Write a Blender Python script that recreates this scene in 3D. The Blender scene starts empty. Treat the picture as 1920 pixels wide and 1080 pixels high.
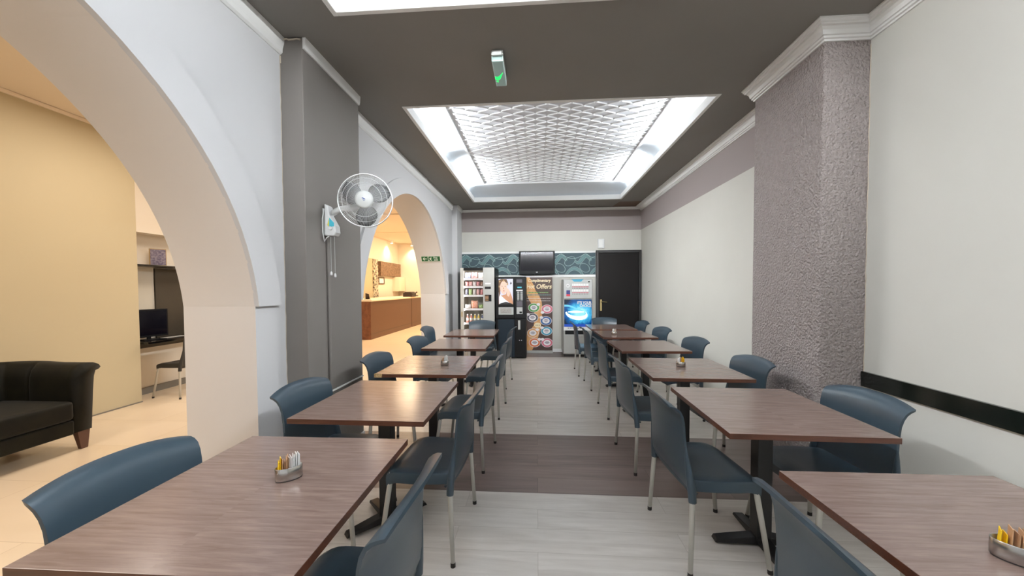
import bpy, math, random
from mathutils import Vector, Matrix
random.seed(7)
S = bpy.context.scene
COL = S.collection
PI = math.pi

# ------------------------------------------------------------------ camera
cam = bpy.data.cameras.new('camera'); co = bpy.data.objects.new('camera', cam); COL.objects.link(co)
YAW, PIT, ROL = math.radians(3.940802), math.radians(-1.65605643), math.radians(-0.29246393)
fw = Vector((-math.sin(YAW)*math.cos(PIT), math.cos(YAW)*math.cos(PIT), math.sin(PIT)))
rt = Vector((math.cos(YAW), math.sin(YAW), 0)); up = rt.cross(fw)
r2 = rt*math.cos(ROL)+up*math.sin(ROL); u2 = -rt*math.sin(ROL)+up*math.cos(ROL)
M = Matrix((( r2.x, u2.x, -fw.x, 0), (r2.y, u2.y, -fw.y, 0), (r2.z, u2.z, -fw.z, 1.398), (0, 0, 0, 1)))
co.matrix_world = M
cam.sensor_width = 36; cam.lens = 686.65/1920*36; cam.shift_y = 19.66/1920; cam.clip_start = 0.02
S.camera = co

# ------------------------------------------------------------------ world, exposure
S.view_settings.view_transform = 'Standard'; S.view_settings.look = 'None'
S.view_settings.gamma = 1; S.view_settings.use_curve_mapping = False
S.view_settings.exposure = 0.42
w = bpy.data.worlds.new('world'); S.world = w; w.use_nodes = True
bg = w.node_tree.nodes['Background']; bg.inputs[0].default_value = (0.97, 0.98, 1.0, 1); bg.inputs[1].default_value = 0.62

def area(name, loc, target, sx, sy, power, col, spread=PI):
    l = bpy.data.lights.new(name, 'AREA'); l.shape = 'RECTANGLE'; l.size = sx; l.size_y = sy
    l.energy = power; l.color = col; l.spread = spread
    o = bpy.data.objects.new(name, l); COL.objects.link(o); o.location = loc
    d = Vector(target)-Vector(loc)
    o.rotation_euler = d.to_track_quat('-Z', 'Y').to_euler()
    return o
ZC, ZL = 3.12, 3.26          # ceiling heights: dining room, lounge
XL, XR, YB = -1.76, 2.21, 8.0
XF = -2.24                    # lounge side of the arcade wall
COOL = (0.94, 0.975, 1.0); WARM = (1.0, 0.90, 0.80); AMBER = (1.0, 0.76, 0.50)
# fluorescent tubes lying behind the lining of each ceiling recess
def cove_lights(x0, x1, y0, y1, p, up, mid, n=2, gap=0.42):
    L = (y1-y0-0.25)/n
    for sx in (0, 1):
        for k in range(n):
            cy = y0+0.12+L*(k+0.5)
            x = x0-0.012 if sx == 0 else x1+0.012
            for dz, pw, spr in ((0.75, up, PI), (0.28, mid, math.radians(84)), (-0.35, p, math.radians(86))):      # a tube shines all round: up into the cove and across the room
                o = area('cove_area_light', (x, cy, ZC+0.131), (x+1, cy, ZC), L-gap, 0.02, pw, COOL, spr)
                d = Vector((0.5 if sx == 0 else -0.5, 0, dz)).normalized()
                z = -d; xx = Vector((0, 1, 0)); yy = z.cross(xx)
                o.rotation_euler = Matrix(((xx.x, yy.x, z.x), (xx.y, yy.y, z.y), (xx.z, yy.z, z.z))).to_euler()
cove_lights(-1.275, 1.65, 3.44, 7.325, 14, 0.15, 9.5)
cove_lights(-1.275, 1.65, -1.6, 2.28, 11, 2.0, 38)
area('cove_area_light', (0.19, -1.61, ZC+0.131), (0.19, 6.4, 2.0), 2.6, 0.02, 26, COOL, math.radians(42))   # added unseen lamp at the end of the front recess, brightens the back wall
# warm ceiling lamps of the lounge and the reception
area('lounge_ceiling_light', (-3.6, 0.6, 3.2), (-3.6, 0.6, 0), 1.2, 1.2, 36, WARM)
area('lounge_ceiling_light', (-3.6, 3.6, 3.2), (-3.6, 3.6, 0), 1.0, 1.0, 30, WARM)
area('lounge_ceiling_light', (-3.7, 6.8, 3.2), (-3.7, 6.8, 0), 1.0, 1.0, 40, WARM)
area('reception_ceiling_light', (-3.6, 10.6, 3.2), (-4.0, 10.6, 0), 1.2, 1.2, 90, AMBER)
area('reception_ceiling_light', (-3.9, 13.4, 3.2), (-4.4, 13.4, 0), 0.8, 0.8, 70, AMBER)

# ------------------------------------------------------------------ materials
def lin(c):
    out = []
    for v in c:
        v = v/255.0
        out.append(v/12.92 if v <= 0.04045 else ((v+0.055)/1.055)**2.4)
    return (*out, 1)
MATS = {}
def mat(name, rgb, rough=0.5, metal=0.0, emit=None, estr=0, coat=0, bump=None, var=None, spec=None, sheen=0, alpha=None, trans=0):
    """bump=(scale, strength, dist); var=(scale, rgb2, detail) noise mix"""
    m = bpy.data.materials.new(name); m.use_nodes = True; nt = m.node_tree
    b = nt.nodes['Principled BSDF']
    b.inputs['Base Color'].default_value = lin(rgb); b.inputs['Roughness'].default_value = rough
    b.inputs['Metallic'].default_value = metal
    if spec is not None: b.inputs['Specular IOR Level'].default_value = spec
    if coat: b.inputs['Coat Weight'].default_value = coat; b.inputs['Coat Roughness'].default_value = 0.1
    if sheen:
        b.inputs['Sheen Weight'].default_value = sheen; b.inputs['Sheen Roughness'].default_value = 0.4
    if trans: b.inputs['Transmission Weight'].default_value = trans
    if alpha is not None: b.inputs['Alpha'].default_value = alpha
    if emit:
        b.inputs['Emission Color'].default_value = lin(emit); b.inputs['Emission Strength'].default_value = estr
    tc = None
    if bump or var:
        tc = nt.nodes.new('ShaderNodeTexCoord')
    if var:
        n = nt.nodes.new('ShaderNodeTexNoise'); n.inputs['Scale'].default_value = var[0]; n.inputs['Detail'].default_value = var[2] if len(var) > 2 else 3
        nt.links.new(tc.outputs['Object'], n.inputs['Vector'])
        mx = nt.nodes.new('ShaderNodeMix'); mx.data_type = 'RGBA'
        mx.inputs['A'].default_value = lin(rgb); mx.inputs['B'].default_value = lin(var[1])
        rp = nt.nodes.new('ShaderNodeMapRange'); rp.inputs['From Min'].default_value = 0.35; rp.inputs['From Max'].default_value = 0.65
        nt.links.new(n.outputs['Fac'], rp.inputs['Value']); nt.links.new(rp.outputs['Result'], mx.inputs['Factor'])
        nt.links.new(mx.outputs['Result'], b.inputs['Base Color'])
    if bump:
        n = nt.nodes.new('ShaderNodeTexNoise'); n.inputs['Scale'].default_value = bump[0]; n.inputs['Detail'].default_value = 4
        nt.links.new(tc.outputs['Object'], n.inputs['Vector'])
        bp = nt.nodes.new('ShaderNodeBump'); bp.inputs['Strength'].default_value = bump[1]; bp.inputs['Distance'].default_value = bump[2]
        nt.links.new(n.outputs['Fac'], bp.inputs['Height']); nt.links.new(bp.outputs['Normal'], b.inputs['Normal'])
    MATS[name] = m
    return m

def plank(name, c1, c2, c3, pl, pw, rough, streak=(1.2, 26), joint=0.002, axis='x', spec=0.5, jointc=None, sc=0.5, detail=6, wear=0.5):
    """planks running along x (or y) with streaky grain; plank length pl, width pw"""
    m = bpy.data.materials.new(name); m.use_nodes = True; nt = m.node_tree; N = nt.nodes; K = nt.links
    b = N['Principled BSDF']; b.inputs['Roughness'].default_value = rough; b.inputs['Specular IOR Level'].default_value = spec
    tc = N.new('ShaderNodeTexCoord'); mp = N.new('ShaderNodeMapping')
    if axis == 'y': mp.inputs['Rotation'].default_value = (0, 0, PI/2)
    if axis == 'z': mp.inputs['Rotation'].default_value = (0, PI/2, 0)
    K.new(tc.outputs['Object'], mp.inputs['Vector'])
    br = N.new('ShaderNodeTexBrick'); br.inputs['Scale'].default_value = 1
    br.inputs['Brick Width'].default_value = pl; br.inputs['Row Height'].default_value = pw
    br.inputs['Mortar Size'].default_value = joint; br.inputs['Mortar Smooth'].default_value = 0.3
    br.offset = 0.37; br.inputs['Color1'].default_value = (0, 0, 0, 1); br.inputs['Color2'].default_value = (1, 1, 1, 1)
    br.inputs['Mortar'].default_value = (0.5, 0.5, 0.5, 1)
    K.new(mp.outputs['Vector'], br.inputs['Vector'])
    # grain: noise stretched along the plank, shifted per plank
    sep = N.new('ShaderNodeSeparateColor'); K.new(br.outputs['Color'], sep.inputs['Color'])
    m2 = N.new('ShaderNodeMapping'); m2.inputs['Scale'].default_value = (streak[0], streak[1], streak[1])
    K.new(mp.outputs['Vector'], m2.inputs['Vector'])
    ad = N.new('ShaderNodeVectorMath'); ad.operation = 'ADD'
    cb = N.new('ShaderNodeCombineXYZ'); ml = N.new('ShaderNodeMath'); ml.operation = 'MULTIPLY'; ml.inputs[1].default_value = 37
    K.new(sep.outputs[0], ml.inputs[0]); K.new(ml.outputs[0], cb.inputs['X']); K.new(ml.outputs[0], cb.inputs['Z'])
    K.new(m2.outputs['Vector'], ad.inputs[0]); K.new(cb.outputs['Vector'], ad.inputs[1])
    n1 = N.new('ShaderNodeTexNoise'); n1.inputs['Scale'].default_value = 1; n1.inputs['Detail'].default_value = detail; n1.inputs['Roughness'].default_value = 0.62
    n1.inputs['Distortion'].default_value = 0.6
    K.new(ad.outputs['Vector'], n1.inputs['Vector'])
    r1 = N.new('ShaderNodeMapRange'); r1.inputs['From Min'].default_value = 0.33; r1.inputs['From Max'].default_value = 0.68
    K.new(n1.outputs['Fac'], r1.inputs['Value'])
    mx = N.new('ShaderNodeMix'); mx.data_type = 'RGBA'; mx.inputs['A'].default_value = lin(c1); mx.inputs['B'].default_value = lin(c2)
    K.new(r1.outputs['Result'], mx.inputs['Factor'])
    # plank to plank tone
    mx2 = N.new('ShaderNodeMix'); mx2.data_type = 'RGBA'; mx2.inputs['B'].default_value = lin(c3)
    fm = N.new('ShaderNodeMath'); fm.operation = 'MULTIPLY'; fm.inputs[1].default_value = sc
    K.new(sep.outputs[0], fm.inputs[0]); K.new(fm.outputs[0], mx2.inputs['Factor']); K.new(mx.outputs['Result'], mx2.inputs['A'])
    mx3 = N.new('ShaderNodeMix'); mx3.data_type = 'RGBA'; mx3.inputs['B'].default_value = lin(jointc or [int(v*0.72) for v in c1])
    K.new(mx2.outputs['Result'], mx3.inputs['A']); K.new(br.outputs['Fac'], mx3.inputs['Factor'])
    K.new(mx3.outputs['Result'], b.inputs['Base Color'])
    bp = N.new('ShaderNodeBump'); bp.inputs['Strength'].default_value = 0.12; bp.inputs['Distance'].default_value = 0.002
    K.new(n1.outputs['Fac'], bp.inputs['Height']); K.new(bp.outputs['Normal'], b.inputs['Normal'])
    MATS[name] = m
    return m

mat('wall_cool', (206, 206, 207), 0.75); mat('reveal_cream', (224, 218, 212), 0.7)
mat('wall_cream', (205, 203, 195), 0.75, var=(1.2, (201, 199, 191)))
mat('wall_sand', (192, 178, 146), 0.7)
mat('wall_lounge', (226, 216, 200), 0.7)
mat('lounge_ceiling', (232, 216, 194), 0.75)
mat('ceiling_grey', (132, 128, 123), 0.7, var=(0.8, (126, 122, 117)))
mat('ceiling_patch', (112, 92, 80), 0.7)
mat('band_grey', (156, 146, 144), 0.7)
mat('pilaster_grey', (122, 117, 112), 0.6, var=(0.9, (116, 111, 106)))
mat('render_grey', (176, 166, 162), 0.85, bump=(60, 1.0, 0.05), var=(30, (168, 158, 154)))
mat('white_trim', (232, 232, 230), 0.5)
mat('plaster_white', (236, 238, 240), 0.6); mat('plaster_shaded', (210, 213, 219), 0.6); mat('plaster_cove', (206, 211, 216), 0.6)  # panel plaster greyer than its white cords: relief shading put into the colour
mat('old_edge', (196, 184, 166), 0.8)
plank('floor_light', (230, 224, 217), (200, 192, 183), (234, 229, 223), 1.25, 0.19, 0.33, streak=(1.6, 17), joint=0.0014, sc=0.35, jointc=(190, 182, 172))
plank('floor_dark', (128, 112, 106), (98, 84, 80), (138, 122, 115), 1.3, 0.19, 0.34, streak=(1.5, 20), joint=0.0012, sc=0.6, jointc=(82, 70, 66))
plank('floor_tile', (226, 206, 178), (219, 198, 168), (229, 211, 186), 1.2, 0.6, 0.3, streak=(0.8, 2), joint=0.002, sc=0.5, jointc=(196, 172, 140), detail=3)
plank('table_laminate', (140, 119, 110), (112, 92, 84), (132, 111, 102), 30, 30, 0.2, streak=(6, 85), joint=0.0, sc=0.2, detail=8, spec=0.75)
plank('table_edge', (96, 56, 38), (66, 36, 24), (88, 50, 34), 30, 30, 0.35, streak=(4, 120), joint=0.0, sc=0.2)
plank('counter_wood', (132, 84, 58), (96, 56, 38), (124, 76, 50), 30, 0.9, 0.35, streak=(3, 9), joint=0.002, sc=0.3, axis='y')
mat('chipboard', (206, 180, 130), 0.8, var=(160, (160, 128, 84)))
mat('chair_plastic', (49, 64, 74), 0.33, spec=0.5, bump=(900, 0.08, 0.0005))
mat('chair_dark', (48, 46, 44), 0.4)
mat('alu', (200, 198, 190), 0.42, metal=0.35)
mat('rubber', (40, 36, 34), 0.6)
mat('black_metal', (22, 22, 23), 0.4)
mat('steel', (186, 183, 178), 0.24, metal=1.0)
mat('paper_white', (240, 240, 238), 0.7)
mat('paper_brown', (190, 148, 110), 0.7)
mat('paper_yellow', (250, 205, 20), 0.5)
mat('black_gloss', (12, 12, 13), 0.14)
mat('rail_black', (12, 16, 13), 0.14, var=(60, (24, 28, 24)))
mat('door_black', (28, 25, 24), 0.5, spec=0.15)
mat('door_frame', (34, 31, 30), 0.45)
mat('brass', (190, 170, 120), 0.3, metal=1)
mat('plastic_white', (218, 219, 218), 0.45)
mat('plastic_grey', (176, 178, 176), 0.4)
mat('fan_blade', (48, 50, 50), 0.35, alpha=None)
mat('fan_wire', (214, 216, 216), 0.35, metal=0.4)
mat('blue_ink', (30, 60, 120), 0.5)
mat('teal_ink', (70, 180, 200), 0.5)
mat('yellow_ink', (220, 210, 90), 0.5)
mat('diffuser', (150, 172, 168), 0.25, emit=(170, 195, 190), estr=0.12)
mat('diffuser_edge', (200, 212, 210), 0.3, emit=(200, 225, 220), estr=0.15)
mat('green_glow', (20, 220, 90), 0.4, emit=(20, 235, 100), estr=1.1)
mat('sign_green', (12, 92, 44), 0.4)
mat('sign_white', (232, 242, 226), 0.5)
mat('teal_dark', (46, 72, 80), 0.55)
mat('teal_leaf', (92, 128, 130), 0.55)
mat('teal_dot', (176, 206, 204), 0.55)
mat('machine_silver', (172, 172, 168), 0.35, metal=0.2)
mat('machine_cream', (204, 200, 190), 0.4)
mat('machine_black', (10, 10, 11), 0.45, spec=0.2)
mat('machine_navy', (26, 38, 48), 0.45, spec=0.2)
mat('machine_inside', (150, 146, 134), 0.6)
mat('shelf_white', (230, 230, 232), 0.5)
mat('poster_lilac', (206, 206, 230), 0.5, emit=(206, 206, 230), estr=0.1)
mat('skin_print', (236, 190, 172), 0.5, emit=(236, 190, 172), estr=0.09)
mat('skin_shade_print', (196, 140, 104), 0.5, emit=(196, 140, 104), estr=0.06)
mat('hair_print', (110, 78, 52), 0.5, emit=(110, 78, 52), estr=0.04)
mat('hair_light_print', (178, 144, 96), 0.5, emit=(178, 144, 96), estr=0.06)
mat('top_print', (232, 234, 246), 0.5, emit=(232, 234, 246), estr=0.12)
mat('lip_print', (190, 70, 70), 0.5)
mat('black_print', (20, 18, 20), 0.5)
mat('banner_brown', (74, 46, 34), 0.5, var=(5, (60, 36, 28)))
mat('banner_tan', (206, 142, 76), 0.5, var=(9, (222, 170, 112)))
mat('banner_cream', (240, 222, 180), 0.5)
mat('banner_pink', (214, 110, 130), 0.5)
mat('banner_green', (70, 150, 60), 0.5)
mat('banner_blue', (40, 90, 150), 0.5)
mat('banner_cyan', (50, 150, 180), 0.5)
mat('banner_grey', (80, 76, 84), 0.5)
mat('banner_orange', (220, 110, 50), 0.5)
mat('banner_white', (238, 232, 232), 0.5)
mat('red_print', (200, 40, 60), 0.5)
mat('navy_print', (26, 34, 110), 0.5)
mat('button_red', (206, 90, 100), 0.5)
mat('screen_dark', (16, 14, 22), 0.08, spec=0.3)
mat('tv_bezel', (10, 11, 14), 0.5, spec=0.2)
mat('sofa_velvet', (9, 9, 4), 0.6, sheen=0.08, spec=0.2, var=(6, (22, 21, 10)))
mat('sofa_leg', (92, 62, 48), 0.4)
mat('nook_panel', (50, 44, 34), 0.5, var=(3, (56, 50, 38)))
mat('nook_grey', (196, 190, 176), 0.7)
mat('skirting_grey', (120, 114, 104), 0.6)
mat('counter_cream', (238, 222, 196), 0.35)
mat('lamp_glow', (255, 240, 210), 0.5, emit=(255, 232, 190), estr=25)
mat('tube_glow', (255, 255, 255), 0.5, emit=(235, 246, 255), estr=6)
mat('brown_pattern', (104, 78, 58), 0.5, var=(14, (140, 112, 88)))
mat('floral', (226, 214, 190), 0.5, var=(16, (70, 56, 44), 1))
mat('cabinet_cream', (232, 218, 196), 0.5)
mat('dark_object', (44, 32, 30), 0.4)
mat('book_cover', (150, 140, 150), 0.5, var=(40, (96, 84, 110)))
mat('book_edge', (170, 140, 90), 0.6)
mat('bottle_clear', (214, 214, 206), 0.2)
mat('drink_pink', (190, 110, 100), 0.3)
mat('drink_yellow', (214, 180, 30), 0.3)
mat('drink_blue', (40, 60, 110), 0.3)
for nm, c in (('bag_white', (222, 214, 214)), ('bag_red', (214, 108, 112)), ('bag_pink', (226, 150, 150)), ('bag_blue', (110, 130, 190)),
              ('bag_green', (150, 190, 90)), ('bag_orange', (226, 130, 90)), ('bag_navy', (70, 70, 120)), ('bag_brown', (140, 90, 60))):
    mat(nm, c, 0.35, var=(45, tuple(min(255, int(v*0.45+130)) for v in c), 2))

def glow_material():
    # the lit picture of the drinks machine: deep blue with a pale cyan swirl
    m = bpy.data.materials.new('glow_panel'); m.use_nodes = True; nt = m.node_tree; N = nt.nodes; K = nt.links
    b = N['Principled BSDF']; tc = N.new('ShaderNodeTexCoord')
    mp = N.new('ShaderNodeMapping'); mp.inputs['Location'].default_value = (-0.12, 0, 0.0); mp.inputs['Scale'].default_value = (2.6, 1, 3.0)
    K.new(tc.outputs['Object'], mp.inputs['Vector'])
    g = N.new('ShaderNodeTexGradient'); g.gradient_type = 'SPHERICAL'; K.new(mp.outputs['Vector'], g.inputs['Vector'])
    wv = N.new('ShaderNodeTexNoise'); wv.inputs['Scale'].default_value = 5; wv.inputs['Distortion'].default_value = 2.5; K.new(tc.outputs['Object'], wv.inputs['Vector'])
    ad = N.new('ShaderNodeMath'); ad.operation = 'MULTIPLY_ADD'; ad.inputs[1].default_value = 0.5
    K.new(wv.outputs['Fac'], ad.inputs[0]); K.new(g.outputs['Fac'], ad.inputs[2])
    cr = N.new('ShaderNodeValToRGB'); e = cr.color_ramp.elements
    e[0].position = 0.28; e[0].color = lin((14, 34, 56)); e[1].position = 1.0; e[1].color = lin((150, 225, 245))
    x = e.new(0.55); x.color = lin((14, 90, 160)); x = e.new(0.8); x.color = lin((70, 180, 220))
    K.new(ad.outputs[0], cr.inputs['Fac'])
    K.new(cr.outputs['Color'], b.inputs['Base Color']); K.new(cr.outputs['Color'], b.inputs['Emission Color']); b.inputs['Emission Strength'].default_value = 0.22
    b.inputs['Roughness'].default_value = 0.2
    MATS['glow_panel'] = m
glow_material()

def glass_material():
    m = bpy.data.materials.new('pane_glass'); m.use_nodes = True; nt = m.node_tree; N = nt.nodes; K = nt.links
    out = N['Material Output']; N.remove(N['Principled BSDF'])
    t = N.new('ShaderNodeBsdfTransparent'); g = N.new('ShaderNodeBsdfGlossy'); g.inputs['Roughness'].default_value = 0.05
    mx = N.new('ShaderNodeMixShader'); mx.inputs[0].default_value = 0.06
    K.new(t.outputs[0], mx.inputs[1]); K.new(g.outputs[0], mx.inputs[2]); K.new(mx.outputs[0], out.inputs[0])
    MATS['pane_glass'] = m
glass_material()

# ------------------------------------------------------------------ mesh helpers
class G:
    def __init__(s): s.v = []; s.f = []; s.m = []
    def add(s, vs, fs, mi=0):
        o = len(s.v); s.v += [tuple(p) for p in vs]
        for f in fs: s.f.append([i+o for i in f]); s.m.append(mi)
        return s
    def box(s, x0, x1, y0, y1, z0, z1, mi=0):
        if x0 > x1: x0, x1 = x1, x0
        if y0 > y1: y0, y1 = y1, y0
        if z0 > z1: z0, z1 = z1, z0
        vs = [(x, y, z) for z in (z0, z1) for y in (y0, y1) for x in (x0, x1)]
        return s.add(vs, [(0, 2, 3, 1), (4, 5, 7, 6), (0, 1, 5, 4), (2, 6, 7, 3), (0, 4, 6, 2), (1, 3, 7, 5)], mi)
    def obox(s, c, ax, hx, hy, hz, mi=0):
        """box centred c with half sizes along unit axes ax=(X,Y,Z)"""
        c = Vector(c); vs = []
        for k in (-1, 1):
            for j in (-1, 1):
                for i in (-1, 1): vs.append(c+ax[0]*hx*i+ax[1]*hy*j+ax[2]*hz*k)
        return s.add(vs, [(0, 2, 3, 1), (4, 5, 7, 6), (0, 1, 5, 4), (2, 6, 7, 3), (0, 4, 6, 2), (1, 3, 7, 5)], mi)
    def quad(s, a, b, c, d, mi=0): return s.add([a, b, c, d], [(0, 1, 2, 3)], mi)
    def grid(s, P, mi=0, flip=False):
        n = len(P); k = len(P[0]); vs = [p for row in P for p in row]; fs = []
        for i in range(n-1):
            for j in range(k-1):
                f = (i*k+j, i*k+j+1, (i+1)*k+j+1, (i+1)*k+j)
                fs.append(f[::-1] if flip else f)
        return s.add(vs, fs, mi)
    def tube(s, pts, r, n=12, mi=0, cap=True, closed=False):
        pts = [Vector(p) for p in pts]; N = len(pts)
        rr = r if isinstance(r, (list, tuple)) else [r]*N
        rings = []; prev = None
        for i, p in enumerate(pts):
            if closed: t = pts[(i+1) % N]-pts[i-1]
            else: t = pts[min(i+1, N-1)]-pts[max(i-1, 0)]
            t.normalize()
            a = prev if prev is not None else (Vector((0, 0, 1)) if abs(t.z) < 0.9 else Vector((1, 0, 0)))
            a = (a-t*a.dot(t)).normalized(); prev = a; b = t.cross(a)
            rings.append([p+(a*math.cos(2*PI*k/n)+b*math.sin(2*PI*k/n))*rr[i] for k in range(n)])
        vs = [q for ring in rings for q in ring]; fs = []
        m = N if closed else N-1
        for i in range(m):
            for k in range(n):
                i2 = (i+1) % N
                fs.append((i*n+k, i*n+(k+1) % n, i2*n+(k+1) % n, i2*n+k))
        if cap and not closed:
            fs.append(tuple(range(n))[::-1]); fs.append(tuple((N-1)*n+k for k in range(n)))
        return s.add(vs, fs, mi)
    def lathe(s, c, prof, n=24, mi=0, ax='z', sx=1, sy=1):
        c = Vector(c); vs = []; fs = []
        for (r, h) in prof:
            for k in range(n):
                a = 2*PI*k/n; p = (math.cos(a)*r*sx, math.sin(a)*r*sy, h)
                if ax == 'y': p = (p[0], h, p[1])
                if ax == 'x': p = (h, p[0], p[1])
                vs.append(c+Vector(p))
        m = len(prof)
        for i in range(m-1):
            for k in range(n): fs.append((i*n+k, i*n+(k+1) % n, (i+1)*n+(k+1) % n, (i+1)*n+k))
        fs.append(tuple(range(n))[::-1]); fs.append(tuple((m-1)*n+k for k in range(n)))
        return s.add(vs, fs, mi)
    def poly(s, pts, d, mi=0):
        """extrude planar polygon pts by vector d"""
        n = len(pts); d = Vector(d); P = [Vector(p) for p in pts]
        vs = P+[p+d for p in P]
        fs = [tuple(range(n))[::-1], tuple(range(n, 2*n))]
        for i in range(n): fs.append((i, (i+1) % n, n+(i+1) % n, n+i))
        return s.add(vs, fs, mi)
    def sweep(s, path, prof, mi=0, normals=None, caps=True):
        """profile (out, z) swept along plan path [(x,y)], out = to the left of travel direction"""
        rows = []
        n = len(path)
        for i in range(n):
            p = Vector(path[i]+(0,))
            d1 = (Vector(path[i])-Vector(path[i-1])).normalized() if i > 0 else None
            d2 = (Vector(path[i+1])-Vector(path[i])).normalized() if i < n-1 else None
            if d1 is None: d1 = d2
            if d2 is None: d2 = d1
            n1 = Vector((-d1.y, d1.x)); n2 = Vector((-d2.y, d2.x)); nn = (n1+n2)
            nn = nn/max(0.3, nn.length**2/2)
            rows.append([(p.x+nn.x*o, p.y+nn.y*o, z) for o, z in prof])
        rows2 = [r+[r[0]] for r in rows]
        s.grid(rows2, mi)
        if caps:
            s.add(rows[0], [tuple(range(len(prof)))], mi); s.add(rows[-1], [tuple(range(len(prof)))[::-1]], mi)
        return s
    def build(s, name, mats, parent=None, smooth=False, bevel=0, sub=0, solid=0, bseg=2, weld=False, auto=None):
        me = bpy.data.meshes.new(name); me.from_pydata(s.v, [], s.f)
        if isinstance(mats, str): mats = [mats]
        for m in mats: me.materials.append(MATS[m])
        for p, mi in zip(me.polygons, s.m): p.material_index = mi; p.use_smooth = smooth
        me.update()
        import bmesh
        bm = bmesh.new(); bm.from_mesh(me)
        if weld: bmesh.ops.remove_doubles(bm, verts=bm.verts, dist=0.0004)
        bmesh.ops.recalc_face_normals(bm, faces=bm.faces); bm.to_mesh(me); bm.free()
        if auto: me.set_sharp_from_angle(angle=math.radians(auto))
        o = bpy.data.objects.new(name, me); COL.objects.link(o)
        if parent: o.parent = parent
        if solid:
            k = o.modifiers.new('s', 'SOLIDIFY'); k.thickness = solid; k.offset = 0
        if bevel:
            k = o.modifiers.new('b', 'BEVEL'); k.width = bevel; k.segments = bseg; k.limit_method = 'ANGLE'; k.angle_limit = math.radians(40)
            if smooth: k.harden_normals = False
        if sub:
            k = o.modifiers.new('u', 'SUBSURF'); k.levels = sub; k.render_levels = sub
        return o

def tag(o, label, cat, group=None, kind=None):
    o['label'] = label; o['category'] = cat
    if group: o['group'] = group
    if kind: o['kind'] = kind
    return o
def thing(name, loc, label, cat, rz=0, group=None):
    o = bpy.data.objects.new(name, None); COL.objects.link(o); o.location = loc; o.rotation_euler = (0, 0, rz)
    o.empty_display_size = 0.1
    return tag(o, label, cat, group)
KIDS = {}
def dup(o, parent=None):
    c = o.copy(); COL.objects.link(c)
    if parent: c.parent = parent
    for ch in [x for x in bpy.data.objects if x.parent == o]: dup(ch, c)
    return c
def struct(o, label=None):
    o['kind'] = 'structure'
    if label: o['label'] = label
    return o
def text(name, s, size, loc, m, parent, rot=(PI/2, 0, 0), ext=0.0008, sx=1, offset=0.0, align='LEFT', shear=0):
    c = bpy.data.curves.new('t', 'FONT'); c.body = s; c.size = size; c.extrude = ext; c.offset = offset; c.align_x = align; c.shear = shear
    c.resolution_u = 3
    t = bpy.data.objects.new('t', c); COL.objects.link(t)
    dg = bpy.context.evaluated_depsgraph_get(); dg.update()
    me = bpy.data.meshes.new_from_object(t.evaluated_get(dg)); bpy.data.objects.remove(t)
    me.name = name; me.materials.clear(); me.materials.append(MATS[m])
    o = bpy.data.objects.new(name, me); COL.objects.link(o); o.parent = parent; o.location = loc; o.rotation_euler = rot; o.scale = (sx, 1, 1)
    return o

# ================================================================== SETTING
# ---- floor
g = G()
def fl(x0, x1, y0, y1, mi): g.box(x0, x1, y0, y1, -0.05, 0, mi)
fl(XL, XR+0.1, -3.2, 2.46, 0); fl(XL, XR+0.1, 2.46, 3.455, 1); fl(XL, XR+0.1, 3.455, 7.36, 0); fl(XL, XR+0.1, 7.36, YB+0.1, 1)
struct(g.build('floor', ['floor_light', 'floor_dark'])); 
g = G().box(-6.2, XL, -3.2, 15.4, -0.05, 0); struct(g.build('floor', ['floor_tile']))

# ---- ceiling of the dining room with two recesses
HX0, HX1 = -1.275, 1.65
g = G(); zt = ZC+0.03
g.box(XL-0.02, HX0, -3.2, YB, ZC, zt); g.box(HX1, XR+0.05, -3.2, YB, ZC, zt)
g.box(HX0, HX1, -3.2, -1.6, ZC, zt); g.box(HX0, HX1, 2.28, 3.44, ZC, zt); g.box(HX0, HX1, 7.325, YB, ZC, zt)
g.poly([(1.66, 7.54, ZC-0.001), (2.20, 7.54, ZC-0.001), (2.20, 7.99, ZC-0.001), (1.60, 7.99, ZC-0.001)], (0, 0, 0.002), 1)
struct(g.build('ceiling', ['ceiling_grey', 'ceiling_patch']))

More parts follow.
